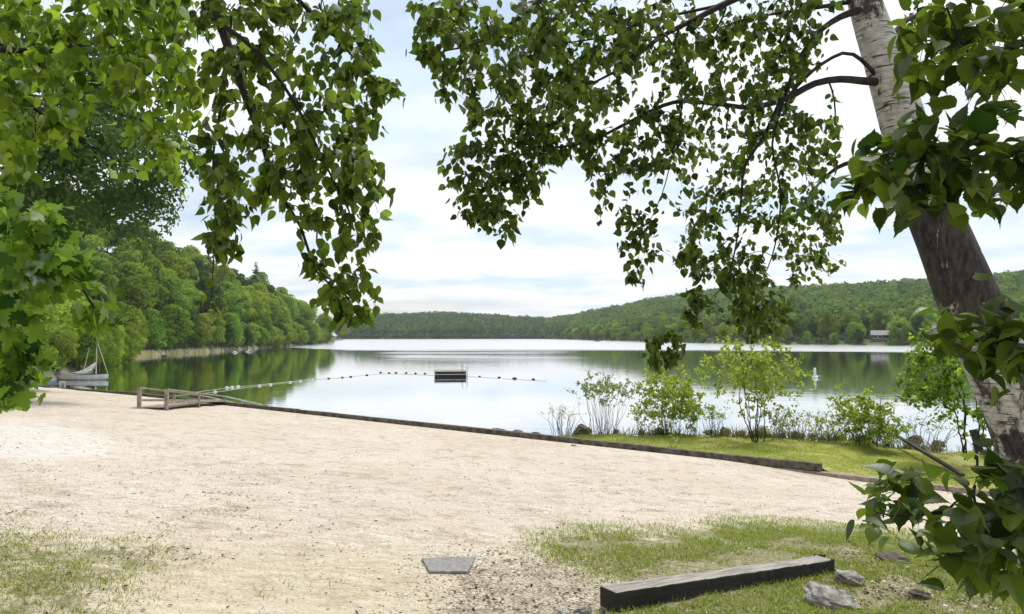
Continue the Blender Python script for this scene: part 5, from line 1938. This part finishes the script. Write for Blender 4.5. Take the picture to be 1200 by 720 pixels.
mid_tree('oak_tree', 12, 30.0, float(gz(-20.5, 30)), 15.0, 14.0, 6.2, 150, 300, 0.21, 1.2, M['dark_leaf'], 'dark spreading tree behind the bright corner leaves at upper left')
mid_tree('ash_tree', -15, 40.0, -1.6, 10.5, 9.5, 0.8, 90, 330, 0.2, 1.15, M['light_leaf'], 'light green feathery tree at the left end of the beach')

# ---- big leaved shrub at the right edge, close to the camera
rg = np.random.default_rng(111)
hz = empty('hazel_bush', (0, 0, 0), 'big leaved dark green bush leaning in from the right edge', 'bush')
xb = np.array([2.15, 2.05]); gb = float(gz(xb[0], xb[1]))
pb_ = px_of((xb[0], xb[1], gb))
DZ = 2.1
HB = [
    [(pb_[0], pb_[1], pb_[2], .03), (1420, 720, DZ, .025), (1330, 560, DZ, .02), (1290, 420, DZ, .017), (1270, 300, DZ, .014), (1250, 150, DZ, .011), (1240, 0, DZ, .008), (1200, -120, DZ, .005)],
    [(1330, 560, DZ, .014), (1250, 590, DZ, .01), (1180, 590, DZ, .008), (1110, 600, 2.05, .006), (1050, 605, 2.0, .004)],
    [(1385, 660, DZ, .012), (1260, 680, 2.0, .009), (1190, 640, 1.95, .007), (1150, 640, 1.95, .005), (1120, 660, 1.95, .003)],
    [(1300, 440, DZ, .012), (1220, 410, DZ, .008), (1150, 400, 2.1, .005), (1110, 400, 2.1, .003)],
    [(1260, 230, DZ, .012), (1190, 190, DZ, .008), (1110, 185, 2.1, .006), (1050, 195, 2.1, .004), (1010, 225, 2.1, .003)],
    [(1245, 80, DZ, .009), (1190, 60, DZ, .006), (1140, 70, 2.1, .004), (1110, 10, 2.1, .003)],
]
nodes, rads, wood = limbs(hz, HB, M['twig'])
SEEDS = [
    ([(1030, 560), (1200, 548), (1260, 560), (1260, 640), (1130, 620), (1010, 612), (1000, 590)], 46, (1.85, 2.3)),
    ([(1120, 620), (1230, 620), (1230, 720), (1140, 700), (1085, 660)], 23, (1.8, 2.1)),
    ([(1105, 375), (1150, 345), (1230, 330), (1230, 450), (1150, 440), (1110, 420)], 27, (1.9, 2.4)),
    ([(1010, 170), (1080, 150), (1120, 190), (1110, 260), (1040, 250), (990, 235)], 40, (1.95, 2.3)),
    ([(1110, 130), (1230, 120), (1230, 250), (1130, 250)], 36, (1.9, 2.4)),
    ([(1090, -10), (1230, -20), (1230, 130), (1150, 130), (1100, 40)], 40, (1.9, 2.4)),
    ([(1040, 15), (1115, 5), (1115, 120), (1060, 100)], 12, (2.0, 2.4)),
    ([(1230, -20), (1400, 0), (1450, 700), (1240, 700)], 40, (1.8, 2.4)),
]
sd = []
for poly, n, (d0, d1) in SEEDS:
    q = sample_poly(poly, n, rg); dd = rg.uniform(d0, d1, n)
    sd.append(np.array([P(a, b, d) for (a, b), d in zip(q, dd)]))
canopy(hz, nodes, rads, np.concatenate(sd), rg, M['hazel_leaf'], M['twig'], 'big', 5.6, (0.045, 0.098), 0.22, 0.5, 0.78, 0.26, sag=0.02, wood=wood)


def anchor(e, loc):
    from mathutils import Matrix
    loc = Vector([float(v) for v in loc])
    e.location = loc
    for c in list(e.children):
        c.matrix_parent_inverse = Matrix.Translation(-loc)


anchor(bt, P(1262, 745, 5.5))
anchor(lt_, (-3.6, 0.2, 0.0)); anchor(tl, (-4.9, 3.2, 0.0)); anchor(mp_, (-4.2, 2.6, 0.0)); anchor(hz, (xb[0], xb[1], gb))

# ------------------------------------------------------------------ thin summer haze
m, nt, ns, ln = newmat('haze_air')
pv = nd(nt, 'ShaderNodeVolumePrincipled')
pv.inputs['Color'].default_value = (0.86, 0.92, 1.0, 1)
pv.inputs['Density'].default_value = 0.00013
pv.inputs['Anisotropy'].default_value = 0.2
o = nd(nt, 'ShaderNodeOutputMaterial')
ln.new(pv.outputs[0], o.inputs['Volume'])
hzb = MB().box((-6500, -6500, -12), (6500, 6500, 110)).build('haze', m)
tag(hzb, 'thin pale summer haze over the lake and hills', 'haze', kind='stuff')
